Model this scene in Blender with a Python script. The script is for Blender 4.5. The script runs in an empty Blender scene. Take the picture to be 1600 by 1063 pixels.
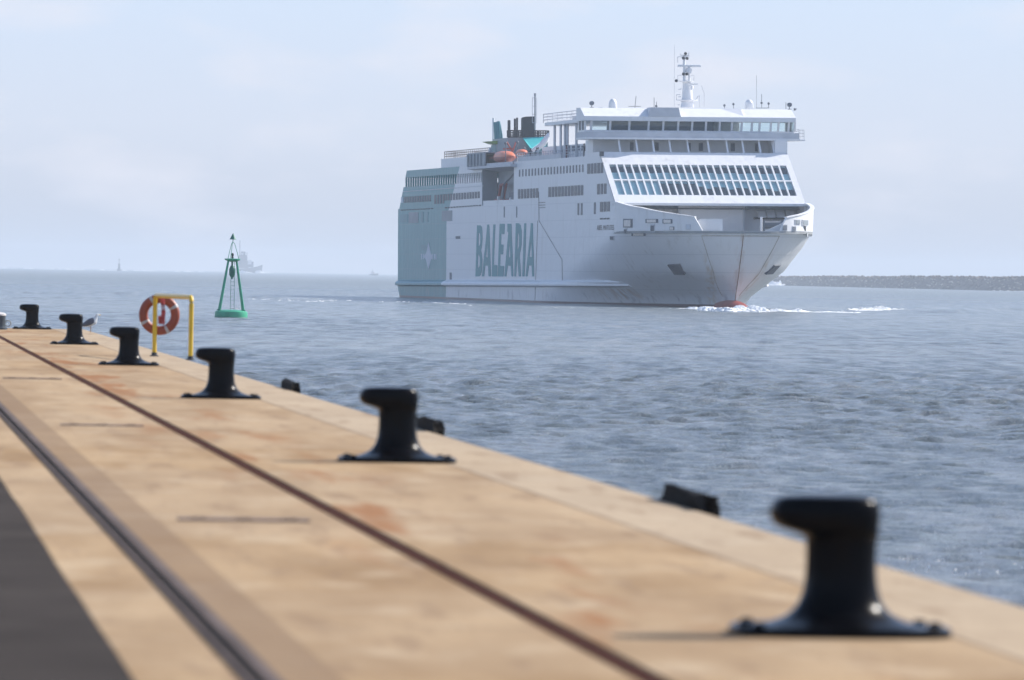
import bpy, math, random
import numpy as np
from mathutils import Vector, Matrix, noise as mnoise
R = math.radians
rnd = random.Random(7)
sc = bpy.context.scene

# ---------------------------------------------------------------- camera
f_px, H = 9700.0, 3.9
roll, pitch = math.atan(.01833), math.atan(101.6/f_px)
FWD = Vector((0, math.cos(pitch), -math.sin(pitch)))
UP0 = Vector((0, math.sin(pitch), math.cos(pitch)))
RT = math.cos(roll)*Vector((1,0,0)) + math.sin(roll)*UP0
UPV = -math.sin(roll)*Vector((1,0,0)) + math.cos(roll)*UP0
CAM = Vector((0, 0, H))
cd = bpy.data.cameras.new('camera'); cam = bpy.data.objects.new('camera', cd)
sc.collection.objects.link(cam); sc.camera = cam
cd.sensor_width = 36; cd.lens = 36*f_px/1600; cd.clip_start = 1; cd.clip_end = 60000
cam.matrix_world = Matrix(((RT.x, UPV.x, -FWD.x, 0), (RT.y, UPV.y, -FWD.y, 0), (RT.z, UPV.z, -FWD.z, H), (0,0,0,1)))
cd.dof.use_dof = True; cd.dof.focus_distance = 420; cd.dof.aperture_fstop = 4.0

# ---------------------------------------------------------------- sky, sun, exposure
SUN_AZ, SUN_EL = R(61), R(36)
w = bpy.data.worlds.new('World'); sc.world = w; w.use_nodes = True
nt = w.node_tree; bg = nt.nodes['Background']
sky = nt.nodes.new('ShaderNodeTexSky'); sky.sky_type = 'NISHITA'; sky.sun_disc = False
sky.sun_elevation = SUN_EL; sky.sun_rotation = SUN_AZ
sky.air_density = 1.0; sky.dust_density = 1.2; sky.ozone_density = 1.6
BGS = .15
def _n(t, **k):
    x = nt.nodes.new(t)
    for a_, b_ in k.items(): setattr(x, a_, b_)
    return x
tc = _n('ShaderNodeTexCoord'); sp_ = _n('ShaderNodeSeparateXYZ'); nt.links.new(tc.outputs['Generated'], sp_.inputs[0])
# pale sea air low over the horizon, clearing into the blue overhead
ramp = _n('ShaderNodeValToRGB'); e = ramp.color_ramp.elements
e[0].position = 0; e[0].color = (.47, .505, .59, 1); e[1].position = .06; e[1].color = (.59, .73, .92, 1)
x_ = e.new(.022); x_.color = (.615, .67, .78, 1)
x_ = e.new(.16); x_.color = (.35, .54, .98, 1)
nt.links.new(sp_.outputs[2], ramp.inputs[0])
mp = _n('ShaderNodeMapping'); mp.inputs['Scale'].default_value = (26, 26, 80); nt.links.new(tc.outputs['Generated'], mp.inputs[0])
nz = _n('ShaderNodeTexNoise'); nz.inputs['Scale'].default_value = 1.0; nz.inputs['Detail'].default_value = 5; nt.links.new(mp.outputs[0], nz.inputs['Vector'])
cr = _n('ShaderNodeMapRange'); cr.inputs[1].default_value = .48; cr.inputs[2].default_value = .72; cr.inputs[4].default_value = .7; nt.links.new(nz.outputs[0], cr.inputs[0])
cl = _n('ShaderNodeMixRGB'); cl.inputs[2].default_value = (.76, .76, .83, 1); nt.links.new(cr.outputs[0], cl.inputs[0]); nt.links.new(ramp.outputs[0], cl.inputs[1])
gain = _n('ShaderNodeVectorMath', operation='SCALE'); gain.inputs['Scale'].default_value = .85/BGS; nt.links.new(cl.outputs[0], gain.inputs[0])
fz = _n('ShaderNodeMapRange'); fz.inputs[1].default_value = .12; fz.inputs[2].default_value = .5; fz.inputs[3].default_value = 1; fz.inputs[4].default_value = 0
nt.links.new(sp_.outputs[2], fz.inputs[0])
mx = _n('ShaderNodeMixRGB'); nt.links.new(fz.outputs[0], mx.inputs[0]); nt.links.new(sky.outputs[0], mx.inputs[1]); nt.links.new(gain.outputs[0], mx.inputs[2])
nt.links.new(mx.outputs[0], bg.inputs[0])
bg.inputs[1].default_value = BGS
sl = bpy.data.lights.new('sun', 'SUN'); sl.energy = 5.0; sl.angle = R(.5); sl.color = (1, .95, .88)
so = bpy.data.objects.new('sun', sl); sc.collection.objects.link(so)
SUNV = Vector((math.sin(SUN_AZ)*math.cos(SUN_EL), math.cos(SUN_AZ)*math.cos(SUN_EL), math.sin(SUN_EL)))
so.rotation_euler = SUNV.to_track_quat('Z', 'Y').to_euler()
sc.view_settings.view_transform = 'Standard'; sc.view_settings.look = 'None'
sc.view_settings.gamma = 1; sc.view_settings.exposure = .42; sc.view_settings.use_curve_mapping = False
sc.cycles.use_denoising = True; sc.cycles.volume_bounces = 1; sc.cycles.max_bounces = 6
sc.cycles.caustics_reflective = False; sc.cycles.caustics_refractive = False

# ---------------------------------------------------------------- survey helpers: a sight line met with a real surface
def ray(x, y):
    d = (x-800)*RT - (y-531.5)*UPV + f_px*FWD
    return d.normalized()
def ground(x, y, z=0):
    d = ray(x, y); return CAM + d*((z-H)/d.z)
def at_depth(x, y, Y):
    d = ray(x, y); return CAM + d*(Y/d.y)
# ship frame: s forward, t to port, z up
SA, HEEL = R(10.85), R(.8)
HD = Vector((math.sin(SA), -math.cos(SA), 0)); PT0 = Vector((math.cos(SA), math.sin(SA), 0)); ZV = Vector((0,0,1))
PT = PT0*math.cos(HEEL) + ZV*math.sin(HEEL); SUP = ZV*math.cos(HEEL) - PT0*math.sin(HEEL)
SO = Vector((25.97, 831.4, 0)) - HD*168
SHIP_M = Matrix(((HD.x, PT.x, SUP.x, SO.x), (HD.y, PT.y, SUP.y, SO.y), (HD.z, PT.z, SUP.z, SO.z), (0,0,0,1)))
SHIP_I = SHIP_M.inverted()
def ship_plane(x, y, P, N):
    c = SHIP_I @ CAM; d = SHIP_I.to_3x3() @ ray(x, y)
    P = Vector(P); N = Vector(N)
    return c + d*((P-c).dot(N)/d.dot(N))
def side(x, y, t=-13.0): return ship_plane(x, y, (0, t, 0), (0, 1, 0))
def front(x, y, s, lean=0.0): return ship_plane(x, y, (s, 0, 0), (1, 0, lean))

# ---------------------------------------------------------------- materials
def mat(name, col, rough=.5, metal=0, spec=None, coat=0, var=0, scale=1.0, bump=0, bscale=20, stretch=(1,1,1), col2=None, emis=None):
    m = bpy.data.materials.new(name); m.use_nodes = True
    n = m.node_tree; b = n.nodes['Principled BSDF']
    b.inputs['Base Color'].default_value = (*col, 1); b.inputs['Roughness'].default_value = rough
    b.inputs['Metallic'].default_value = metal
    if spec is not None: b.inputs['Specular IOR Level'].default_value = spec
    if coat: b.inputs['Coat Weight'].default_value = coat; b.inputs['Coat Roughness'].default_value = .08
    if var or bump or col2:
        t = n.nodes.new('ShaderNodeTexCoord'); p = n.nodes.new('ShaderNodeMapping')
        p.inputs['Scale'].default_value = stretch; n.links.new(t.outputs['Object'], p.inputs[0])
    if var or col2:
        z = n.nodes.new('ShaderNodeTexNoise'); z.inputs['Scale'].default_value = scale; z.inputs['Detail'].default_value = 6
        n.links.new(p.outputs[0], z.inputs['Vector'])
        r = n.nodes.new('ShaderNodeValToRGB'); r.color_ramp.elements[0].position = .35; r.color_ramp.elements[1].position = .68
        c2 = col2 or tuple(c*(1-var) for c in col)
        r.color_ramp.elements[0].color = (*c2, 1); r.color_ramp.elements[1].color = (*col, 1)
        n.links.new(z.outputs[0], r.inputs[0]); n.links.new(r.outputs[0], b.inputs['Base Color'])
    if bump:
        z2 = n.nodes.new('ShaderNodeTexNoise'); z2.inputs['Scale'].default_value = bscale; z2.inputs['Detail'].default_value = 5
        n.links.new(p.outputs[0], z2.inputs['Vector'])
        bp = n.nodes.new('ShaderNodeBump'); bp.inputs['Strength'].default_value = bump; bp.inputs['Distance'].default_value = .05
        n.links.new(z2.outputs[0], bp.inputs['Height']); n.links.new(bp.outputs[0], b.inputs['Normal'])
    return m
def N(nt, t, **kw):
    n = nt.nodes.new(t)
    for k, v in kw.items(): setattr(n, k, v)
    return n
def mth(nt, op, a, b=None, c=None):
    n = nt.nodes.new('ShaderNodeMath'); n.operation = op
    for i, v in enumerate((a, b, c)):
        if v is None: continue
        if isinstance(v, (int, float)): n.inputs[i].default_value = v
        else: nt.links.new(v, n.inputs[i])
    return n.outputs[0]
def mixc(nt, fac, a, b):
    n = nt.nodes.new('ShaderNodeMixRGB')
    for i, v in enumerate((fac, a, b)):
        if isinstance(v, (int, float)): n.inputs[i].default_value = v
        elif isinstance(v, tuple): n.inputs[i].default_value = (*v, 1)
        else: nt.links.new(v, n.inputs[i])
    return n.outputs[0]
def noise_n(nt, vec, scale, detail=4, stretch=None, rough=.55):
    if stretch:
        p = nt.nodes.new('ShaderNodeMapping'); p.inputs['Scale'].default_value = stretch
        nt.links.new(vec, p.inputs[0]); vec = p.outputs[0]
    z = nt.nodes.new('ShaderNodeTexNoise'); z.inputs['Scale'].default_value = scale; z.inputs['Detail'].default_value = detail
    z.inputs['Roughness'].default_value = rough
    nt.links.new(vec, z.inputs['Vector']); return z.outputs[0]
def sstep(nt, v, a, b):
    n = nt.nodes.new('ShaderNodeMapRange'); n.interpolation_type = 'SMOOTHSTEP'
    nt.links.new(v, n.inputs[0]); n.inputs[1].default_value = a; n.inputs[2].default_value = b
    return n.outputs[0]

TEAL = (.10, .30, .34)
WHITE = (.78, .78, .79)
def ship_paint(name, kind):
    """white ferry paint; kind 'hull' adds the teal stern, the red boot top, rust runs and plating"""
    m = bpy.data.materials.new(name); m.use_nodes = True; n = m.node_tree; b = n.nodes['Principled BSDF']
    b.inputs['Roughness'].default_value = .38
    tcn = n.nodes.new('ShaderNodeTexCoord'); V = tcn.outputs['Object']
    sx = n.nodes.new('ShaderNodeSeparateXYZ'); n.links.new(V, sx.inputs[0]); S, T, Z = sx.outputs
    runs = noise_n(n, V, 1.0, 4, (1.1, 1.1, .09)); big = noise_n(n, V, .16, 4)
    dirt = mth(n, 'MULTIPLY', sstep(n, runs, .50, .78), sstep(n, big, .38, .66))
    col = mixc(n, mth(n, 'MULTIPLY', dirt, .6), WHITE, (.52, .50, .47))
    if kind == 'hull':
        # teal field: vertical edge low down, raked above
        lim = mth(n, 'ADD', 43.7, mth(n, 'MULTIPLY', mth(n, 'MAXIMUM', mth(n, 'SUBTRACT', Z, 12.6), 0), 1.42))
        lim = mth(n, 'ADD', lim, mth(n, 'MULTIPLY', mth(n, 'MAXIMUM', mth(n, 'SUBTRACT', 6.0, Z), 0), -.04))
        tmask = mth(n, 'LESS_THAN', S, lim)
        tealc = mixc(n, sstep(n, runs, .4, .7), (.012, .235, .27), (.03, .28, .31))
        col = mixc(n, tmask, col, tealc)
        # plating seams, very faint
        zs = mth(n, 'FRACT', mth(n, 'MULTIPLY', Z, 1/2.35)); ss = mth(n, 'FRACT', mth(n, 'MULTIPLY', S, 1/9.0))
        seam = mth(n, 'MAXIMUM', mth(n, 'LESS_THAN', zs, .035), mth(n, 'MULTIPLY', mth(n, 'LESS_THAN', ss, .012), mth(n, 'LESS_THAN', S, 168)))
        col = mixc(n, mth(n, 'MULTIPLY', seam, .22), col, (.30, .32, .36))
        # scuffs low on the side
        sc1 = mth(n, 'MULTIPLY', sstep(n, noise_n(n, V, 1.0, 5, (.6, .6, .35)), .56, .70), mth(n, 'SUBTRACT', 1, sstep(n, Z, 1.0, 2.6)))
        col = mixc(n, mth(n, 'MULTIPLY', sc1, .55), col, (.28, .27, .29))
        # rust streaks by the stem and below the anchor pockets
        at_ = mth(n, 'ABSOLUTE', T)
        rn = noise_n(n, V, 1.0, 5, (.7, 1.4, .35))
        r1 = mth(n, 'MULTIPLY', mth(n, 'SUBTRACT', 1, sstep(n, at_, .12, 1.3)), sstep(n, S, 183.5, 185.2))
        r1 = mth(n, 'MULTIPLY', r1, mth(n, 'MULTIPLY', sstep(n, Z, .3, 3.2), sstep(n, rn, .38, .62)))
        fl = mth(n, 'ABSOLUTE', mth(n, 'SUBTRACT', at_, mth(n, 'ADD', 1.4, mth(n, 'MULTIPLY', Z, .42))))
        r2 = mth(n, 'MULTIPLY', mth(n, 'SUBTRACT', 1, sstep(n, fl, .05, .75)), sstep(n, S, 174, 181))
        r2 = mth(n, 'MULTIPLY', r2, mth(n, 'MULTIPLY', mth(n, 'SUBTRACT', 1, sstep(n, Z, 4.5, 8.5)), sstep(n, rn, .40, .66)))
        col = mixc(n, mth(n, 'MULTIPLY', r1, .35), col, (.46, .28, .15))
        col = mixc(n, mth(n, 'MULTIPLY', r2, .55), col, (.50, .34, .16))
        r3 = mth(n, 'MULTIPLY', mth(n, 'MULTIPLY', sstep(n, S, 147, 152), mth(n, 'SUBTRACT', 1, sstep(n, S, 160, 164))), mth(n, 'MULTIPLY', mth(n, 'SUBTRACT', 1, sstep(n, Z, 2.2, 2.7)), sstep(n, Z, .7, 1.6)))
        r3 = mth(n, 'MULTIPLY', r3, sstep(n, noise_n(n, V, 1.0, 3, (1.1, .2, .25)), .50, .62))
        col = mixc(n, mth(n, 'MULTIPLY', r3, .55), col, (.42, .26, .14))
        col = mixc(n, mth(n, 'LESS_THAN', Z, .5), col, (.10, .045, .055))
    n.links.new(col, b.inputs['Base Color'])
    wob = noise_n(n, V, .55, 3)
    bp = n.nodes.new('ShaderNodeBump'); bp.inputs['Strength'].default_value = .5; bp.inputs['Distance'].default_value = .16
    n.links.new(wob, bp.inputs['Height']); n.links.new(bp.outputs[0], b.inputs['Normal'])
    return m
M_HULL = ship_paint('hull_paint', 'hull'); M_WHITE = ship_paint('superstructure_paint', 'top')
M_TEALP = mat('teal_paint', (.085, .27, .31), .45, var=.15, scale=.4)
M_TEALLET = mat('teal_lettering', (.06, .30, .33), .5, var=.12, scale=.6)
M_TEALLIT = mat('sunlit_teal_funnel', (.06, .50, .52), .4, var=.12, scale=.4)  # casing teal brightened, with the sunlight put into the colour
M_PALE = mat('pale_logo', (.62, .66, .72), .5, var=.05)
M_GREYP = mat('grey_blue_paint', (.30, .34, .37), .5, var=.18, scale=.5)
M_GREYL = mat('light_grey_paint', (.58, .60, .64), .5, var=.15, scale=.7)
M_WIN = mat('window_glass', (.045, .065, .10), .4, var=.35, scale=.35, spec=.25)
M_DARK = mat('dark_opening', (.035, .045, .055), .6, var=.3, scale=.5)
M_BLACK = mat('black_stack_paint', (.035, .037, .042), .5, var=.3, scale=.7)
M_REDB = mat('bulb_red', (.34, .06, .045), .4, var=.25, scale=1.2)
M_ORANGE = mat('lifeboat_orange', (.75, .19, .07), .4, var=.12, scale=.8)
M_REDD = mat('davit_red', (.42, .10, .08), .5, var=.2, scale=1)
M_GREENY = mat('fin_green', (.33, .47, .10), .5, var=.1, scale=.5)
M_LINE = mat('seam_line', (.30, .27, .26), .7, var=.3, scale=.5)
M_TANK = mat('pocket_grey', (.14, .16, .19), .6, var=.2, scale=.5)
M_DECK = mat('deck_paint', (.30, .32, .33), .7, var=.3, scale=.4)
M_CREAM = mat('lit_fairlead', (.88, .80, .74), .5, var=.15, scale=2)  # cream tone is the sunlit background of the openings, put into colour

# ---------------------------------------------------------------- mesh builder
class MB:
    def __init__(s): s.v = []; s.f = []
    def add(s, vs, fs):
        k = len(s.v); s.v += [tuple(v) for v in vs]; s.f += [tuple(i+k for i in f) for f in fs]; return s
    def box(s, x0, x1, y0, y1, z0, z1):
        return s.add([(x,y,z) for z in (z0,z1) for y in (y0,y1) for x in (x0,x1)],
            [(0,2,3,1),(4,5,7,6),(0,1,5,4),(2,6,7,3),(0,4,6,2),(1,3,7,5)])
    def prism(s, pts, off):
        """closed slab from a 3D polygon and an offset vector"""
        n = len(pts); o = Vector(off); a = [Vector(p) for p in pts]; b = [p+o for p in a]
        return s.add(a+b, [tuple(range(n))[::-1], tuple(range(n, 2*n))] + [(i, (i+1)%n, n+(i+1)%n, n+i) for i in range(n)])
    def tube(s, pts, r, n=8, cap=True, r1=None):
        pts = [Vector(p) for p in pts]; k = len(s.v); m = len(pts)
        for i, p in enumerate(pts):
            d = (pts[min(i+1, m-1)] - pts[max(i-1, 0)]).normalized()
            a = d.cross(Vector((0,0,1)));
            if a.length < .05: a = d.cross(Vector((0,1,0)))
            a.normalize(); b = d.cross(a)
            rr = r if r1 is None else r + (r1-r)*i/(m-1)
            for j in range(n):
                q = p + rr*(math.cos(2*math.pi*j/n)*a + math.sin(2*math.pi*j/n)*b); s.v.append(tuple(q))
        for i in range(m-1):
            for j in range(n):
                s.f.append((k+i*n+j, k+i*n+(j+1)%n, k+(i+1)*n+(j+1)%n, k+(i+1)*n+j))
        if cap: s.f.append(tuple(k+j for j in range(n))[::-1]); s.f.append(tuple(k+(m-1)*n+j for j in range(n)))
        return s
    def rings(s, rings, cap=True):
        k = len(s.v); n = len(rings[0])
        for r_ in rings: s.v += [tuple(p) for p in r_]
        for i in range(len(rings)-1):
            for j in range(n):
                s.f.append((k+i*n+j, k+i*n+(j+1)%n, k+(i+1)*n+(j+1)%n, k+(i+1)*n+j))
        if cap: s.f.append(tuple(k+j for j in range(n))[::-1]); s.f.append(tuple(k+(len(rings)-1)*n+j for j in range(n)))
        return s
    def lathe(s, prof, c=(0,0,0), n=24):
        return s.rings([[(c[0]+r_*math.cos(2*math.pi*j/n), c[1]+r_*math.sin(2*math.pi*j/n), c[2]+z) for j in range(n)] for r_, z in prof])
    def ball(s, c, r, n=12, m=8, sc_=(1,1,1)):
        pr = [(max(.001, math.sin(math.pi*i/m)), -math.cos(math.pi*i/m)) for i in range(m+1)]
        return s.rings([[(c[0]+r*sc_[0]*a*math.cos(2*math.pi*j/n), c[1]+r*sc_[1]*a*math.sin(2*math.pi*j/n), c[2]+r*sc_[2]*b) for j in range(n)] for a, b in pr])
    def build(s, name, m=None, parent=None, smooth=False, bevel=0):
        me = bpy.data.meshes.new(name); me.from_pydata(s.v, [], s.f); me.update()
        import bmesh
        bm = bmesh.new(); bm.from_mesh(me); bmesh.ops.recalc_face_normals(bm, faces=bm.faces); bm.to_mesh(me); bm.free()
        if smooth:
            me.polygons.foreach_set('use_smooth', [True]*len(me.polygons))
        o = bpy.data.objects.new(name, me); sc.collection.objects.link(o)
        if m: me.materials.append(m)
        if parent: o.parent = parent
        if bevel:
            b = o.modifiers.new('bevel', 'BEVEL'); b.width = bevel; b.segments = 2; b.limit_method = 'ANGLE'
        if smooth:
            e = o.modifiers.new('edges', 'EDGE_SPLIT'); e.split_angle = R(38)
        return o
def tag(o, label=None, cat=None, group=None, kind=None):
    if label: o['label'] = label
    if cat: o['category'] = cat
    if group: o['group'] = group
    if kind: o['kind'] = kind
    return o
def empty(name, loc=(0,0,0), rz=0):
    o = bpy.data.objects.new(name, None); o.location = loc; o.rotation_euler = (0,0,rz); sc.collection.objects.link(o); return o
def copy_tree(o, parent=None):
    c = o.copy(); sc.collection.objects.link(c)
    if parent: c.parent = parent
    for ch in [x for x in bpy.data.objects if x.parent == o and x != c]: copy_tree(ch, c)
    return c

# ================================================================ WATER
def build_water():
    rng = np.random.RandomState(3)
    d = [52.0]
    while d[-1] < 1500:
        x = d[-1]; d.append(x + (.155 if x < 200 else .155*(x/200)**1.5))
    d = np.array(d + list(np.geomspace(1530, 14000, 70)))
    fine = np.linspace(-.175, .175, 760)
    ang = np.concatenate([[-1.45, -1.1, -.8, -.55, -.38, -.29, -.23, -.2], fine, [.2, .23, .29, .38, .55, .8, 1.1, 1.45]])
    D, A = np.meshgrid(d, ang, indexing='ij')
    Xg = D*np.tan(A); Yg = D.copy()
    dd = np.gradient(d)[:, None]*np.ones_like(A)
    da = np.gradient(ang)[None, :]*np.ones_like(D)*D
    sp = np.maximum(dd, np.minimum(da, 60)*1.0)
    Z = np.zeros_like(D)
    lam = np.concatenate([np.geomspace(.45, 2.2, 52), np.geomspace(2.4, 14, 20)])
    gust = .72 + .5*(np.sin(Xg*.021+Yg*.013+1.2*np.sin(Yg*.008))*np.sin(Yg*.017-Xg*.009+2))
    for i, L in enumerate(lam):
        th = R(205) + rng.normal()*R(27); k = 2*math.pi/L
        slope = .049 if L < 2.3 else .008
        a = slope/k*(.7+.6*rng.rand()); ph = rng.rand()*6.283
        att = np.clip((L/sp-2.2)/2.0, 0, 1)
        arg = k*(Xg*math.sin(th)+Yg*math.cos(th))+ph + .8*np.sin(Xg*.05*(1+i%3)+Yg*.037*(1+i%5)+i)
        Z += att*a*np.sin(arg)*(gust if L < 2.3 else 1)
    # ship's bow wave spreading out on both sides and the swell it sends towards the quay
    def ridge(p, q, amp, wid, ph=0):
        nonlocal Z
        p = np.array(p); q = np.array(q); L = np.linalg.norm(q-p); u = (q-p)/L
        al = (Xg-p[0])*u[0]+(Yg-p[1])*u[1]; ac = -(Xg-p[0])*u[1]+(Yg-p[1])*u[0]
        ac = ac + 2.5*np.sin(al*.05+ph)
        e = np.clip(al/12, 0, 1)*np.clip((L-al)/60, 0, 1)
        Z += amp*e*np.exp(-(ac/wid)**2)*(.75+.3*np.sin(al*.11+ph))
    ridge((26, 812), (52, 786), .35, 2.4); ridge((52, 790), (130, 1290), .55, 5, 1); ridge((22, 826), (-20, 845), .35, 3)
    ridge((-95, 905), (8, 842), .50, 5, 2); ridge((-100, 740), (-5, 790), .28, 5, 1); ridge((-20, 800), (60, 700), .18, 4, 1)
    ridge((-100, 640), (-10, 660), .16, 4, 3)
    Z *= np.clip((D-52)/5, 0, 1)
    n0, n1 = D.shape
    co = np.stack([Xg, Yg, Z], -1).reshape(-1, 3).astype(np.float32)
    base = (np.arange(n0-1)[:, None]*n1 + np.arange(n1-1)[None, :]).ravel()
    quads = np.stack([base, base+1, base+n1+1, base+n1], -1)
    # water close to and behind the camera
    ex = np.array([(-600, -150, -.02), (600, -150, -.02), (600, 54, -.02), (-600, 54, -.02)], np.float32)
    m0 = len(co); co = np.vstack([co, ex]); quads = np.vstack([quads, [[m0, m0+1, m0+2, m0+3]]]).astype(np.int32)
    me = bpy.data.meshes.new('water'); me.vertices.add(len(co)); me.vertices.foreach_set('co', co.ravel())
    nf = len(quads); me.loops.add(nf*4); me.loops.foreach_set('vertex_index', quads.ravel())
    me.polygons.add(nf); me.polygons.foreach_set('loop_start', np.arange(nf, dtype=np.int32)*4)
    me.polygons.foreach_set('use_smooth', np.ones(nf, bool)); me.update(calc_edges=True)
    o = bpy.data.objects.new('water', me); sc.collection.objects.link(o); tag(o, kind='structure')
    m = bpy.data.materials.new('sea_water'); m.use_nodes = True; n = m.node_tree; b = n.nodes['Principled BSDF']
    b.inputs['IOR'].default_value = 1.33
    tcn = n.nodes.new('ShaderNodeTexCoord'); V = tcn.outputs['Object']
    big = noise_n(n, V, 1.0, 4, (.012, .004, 1)); patch = noise_n(n, V, 1.0, 3, (.05, .012, 1))
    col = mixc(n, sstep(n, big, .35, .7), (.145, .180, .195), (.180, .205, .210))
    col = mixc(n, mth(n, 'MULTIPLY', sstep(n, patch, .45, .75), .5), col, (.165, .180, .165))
    streak = noise_n(n, V, 1.0, 7, (.55, .055, 1), .7)  # light and dark of wave reflections, put into the base colour as streaks
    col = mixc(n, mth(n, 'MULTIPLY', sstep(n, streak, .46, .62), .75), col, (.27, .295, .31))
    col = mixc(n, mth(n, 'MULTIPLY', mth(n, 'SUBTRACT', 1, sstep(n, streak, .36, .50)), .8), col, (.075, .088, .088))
    n.links.new(col, b.inputs['Base Color'])
    sy = n.nodes.new('ShaderNodeSeparateXYZ'); n.links.new(V, sy.inputs[0])
    ro = mth(n, 'ADD', .13, mth(n, 'MULTIPLY', sstep(n, sy.outputs[1], 150, 2500), .27)); n.links.new(ro, b.inputs['Roughness'])
    h1 = noise_n(n, V, 1.0, 5, (5, 7, 1), .7); h2 = noise_n(n, V, 1.0, 7, (1.2, .6, 1), .75)
    b1 = n.nodes.new('ShaderNodeBump'); b1.inputs['Strength'].default_value = .9; b1.inputs['Distance'].default_value = .22
    n.links.new(h1, b1.inputs['Height'])
    b2 = n.nodes.new('ShaderNodeBump'); b2.inputs['Strength'].default_value = .5; b2.inputs['Distance'].default_value = .6
    n.links.new(h2, b2.inputs['Height']); n.links.new(b1.outputs[0], b2.inputs['Normal'])
    n.links.new(b2.outputs[0], b.inputs['Normal'])
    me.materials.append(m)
build_water()

# foam: ragged lumps of white water along a crest
M_FOAM = mat('foam_white', (.88, .89, .90), .85, var=.12, scale=2.0, bump=.6, bscale=8)
def foam(name, path, label, amp, width, dens, seed, size=.22):
    r = random.Random(seed); mb = MB()
    P = [Vector(p) for p in path]
    for i in range(len(P)-1):
        a, b = P[i], P[i+1]; L = (b-a).length; cnt = int(L*dens)
        for j in range(cnt):
            u = r.random(); fr = (i+u)/(len(P)-1)
            hgt = amp(fr)
            if hgt <= 0.02: continue
            q = a.lerp(b, u) + Vector((r.gauss(0, width*.35), r.gauss(0, width*.5), 0))
            clump = mnoise.noise(Vector((q.x*.5, q.y*.22, seed)))
            if clump < .02 and r.random() < .93: continue
            hh = hgt*(.25+.75*r.random())*(.55+max(0, clump)*1.6)
            rr = size*(.5+r.random())
            n = 6; ph = r.random()*6
            ring = lambda k, z: [(q.x+rr*k*(1.5+r.random()*.7)*math.cos(ph+2*math.pi*t/n), q.y+rr*k*(.9+r.random()*.5)*math.sin(ph+2*math.pi*t/n), z+r.uniform(-.03,.03)) for t in range(n)]
            mb.rings([ring(1, -.25), ring(.95, hh*.45), ring(.35, hh)])
    o = mb.build(name, M_FOAM, smooth=True); tag(o, label, 'foam', kind='stuff'); return o
g = lambda x, y: ground(x, y, 0)
foam('bow_foam', [g(1090, 485), g(1150, 488), g(1220, 488), g(1318, 489)], 'white bow wave foam rolling along the foot of the ferry bow',
     lambda u: .30*math.exp(-((u-.45)/.32)**2)+.20*(1-u)+.12, 2.4, 110, 1, .22)
foam('side_foam', [g(655, 472), g(760, 478), g(900, 482), g(1000, 483), g(1090, 484)], 'thin broken foam along the dark waterline of the ferry side',
     lambda u: .05+.40*max(0, u-.6), 2.6, 5, 2, .13)
foam('crest_foam', [g(1345, 486), g(1375, 484), g(1415, 484.5)], 'small white crest breaking on the bow wave further out',
     lambda u: .34*math.sin(math.pi*min(1, max(0, u))), 3, 18, 3, .17)
foam('swell_foam', [g(380, 468), g(430, 467), g(480, 471.5), g(545, 470)], 'flecks of foam on the low swell behind the green buoy',
     lambda u: .03+.16*max(0, u-.6), 5, .9, 4, .12)
foam('quay_glints', [g(1375, 872), g(1480, 884), g(1600, 892)], 'white flecks standing in for sun glints on the water beside the nearest bollard', lambda u: .03, 5.0, 34, 21, .010)  # white flecks modelled in place of sun glitter on the ripples
foam('stern_foam', [g(600, 474), g(618, 473), g(640, 473)], 'short white wash beside the teal stern corner', lambda u: .12, 3, 4, 6, .15)

# ================================================================ QUAY
QD = Vector((-.104753, .994498, 0)); QN = Vector((QD.y, -QD.x, 0)); QO = ground(1312, 992, 2.25); QZ = 2.25
QROT = math.atan2(QD.y, QD.x)
def Q(u, w_, z=QZ): return QO + QD*u + QN*w_ + Vector((0,0,z-QO.z))
def quay_obj(mb, name, m, parent=None, **k):
    o = mb.build(name, m, parent, **k)
    return o
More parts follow.
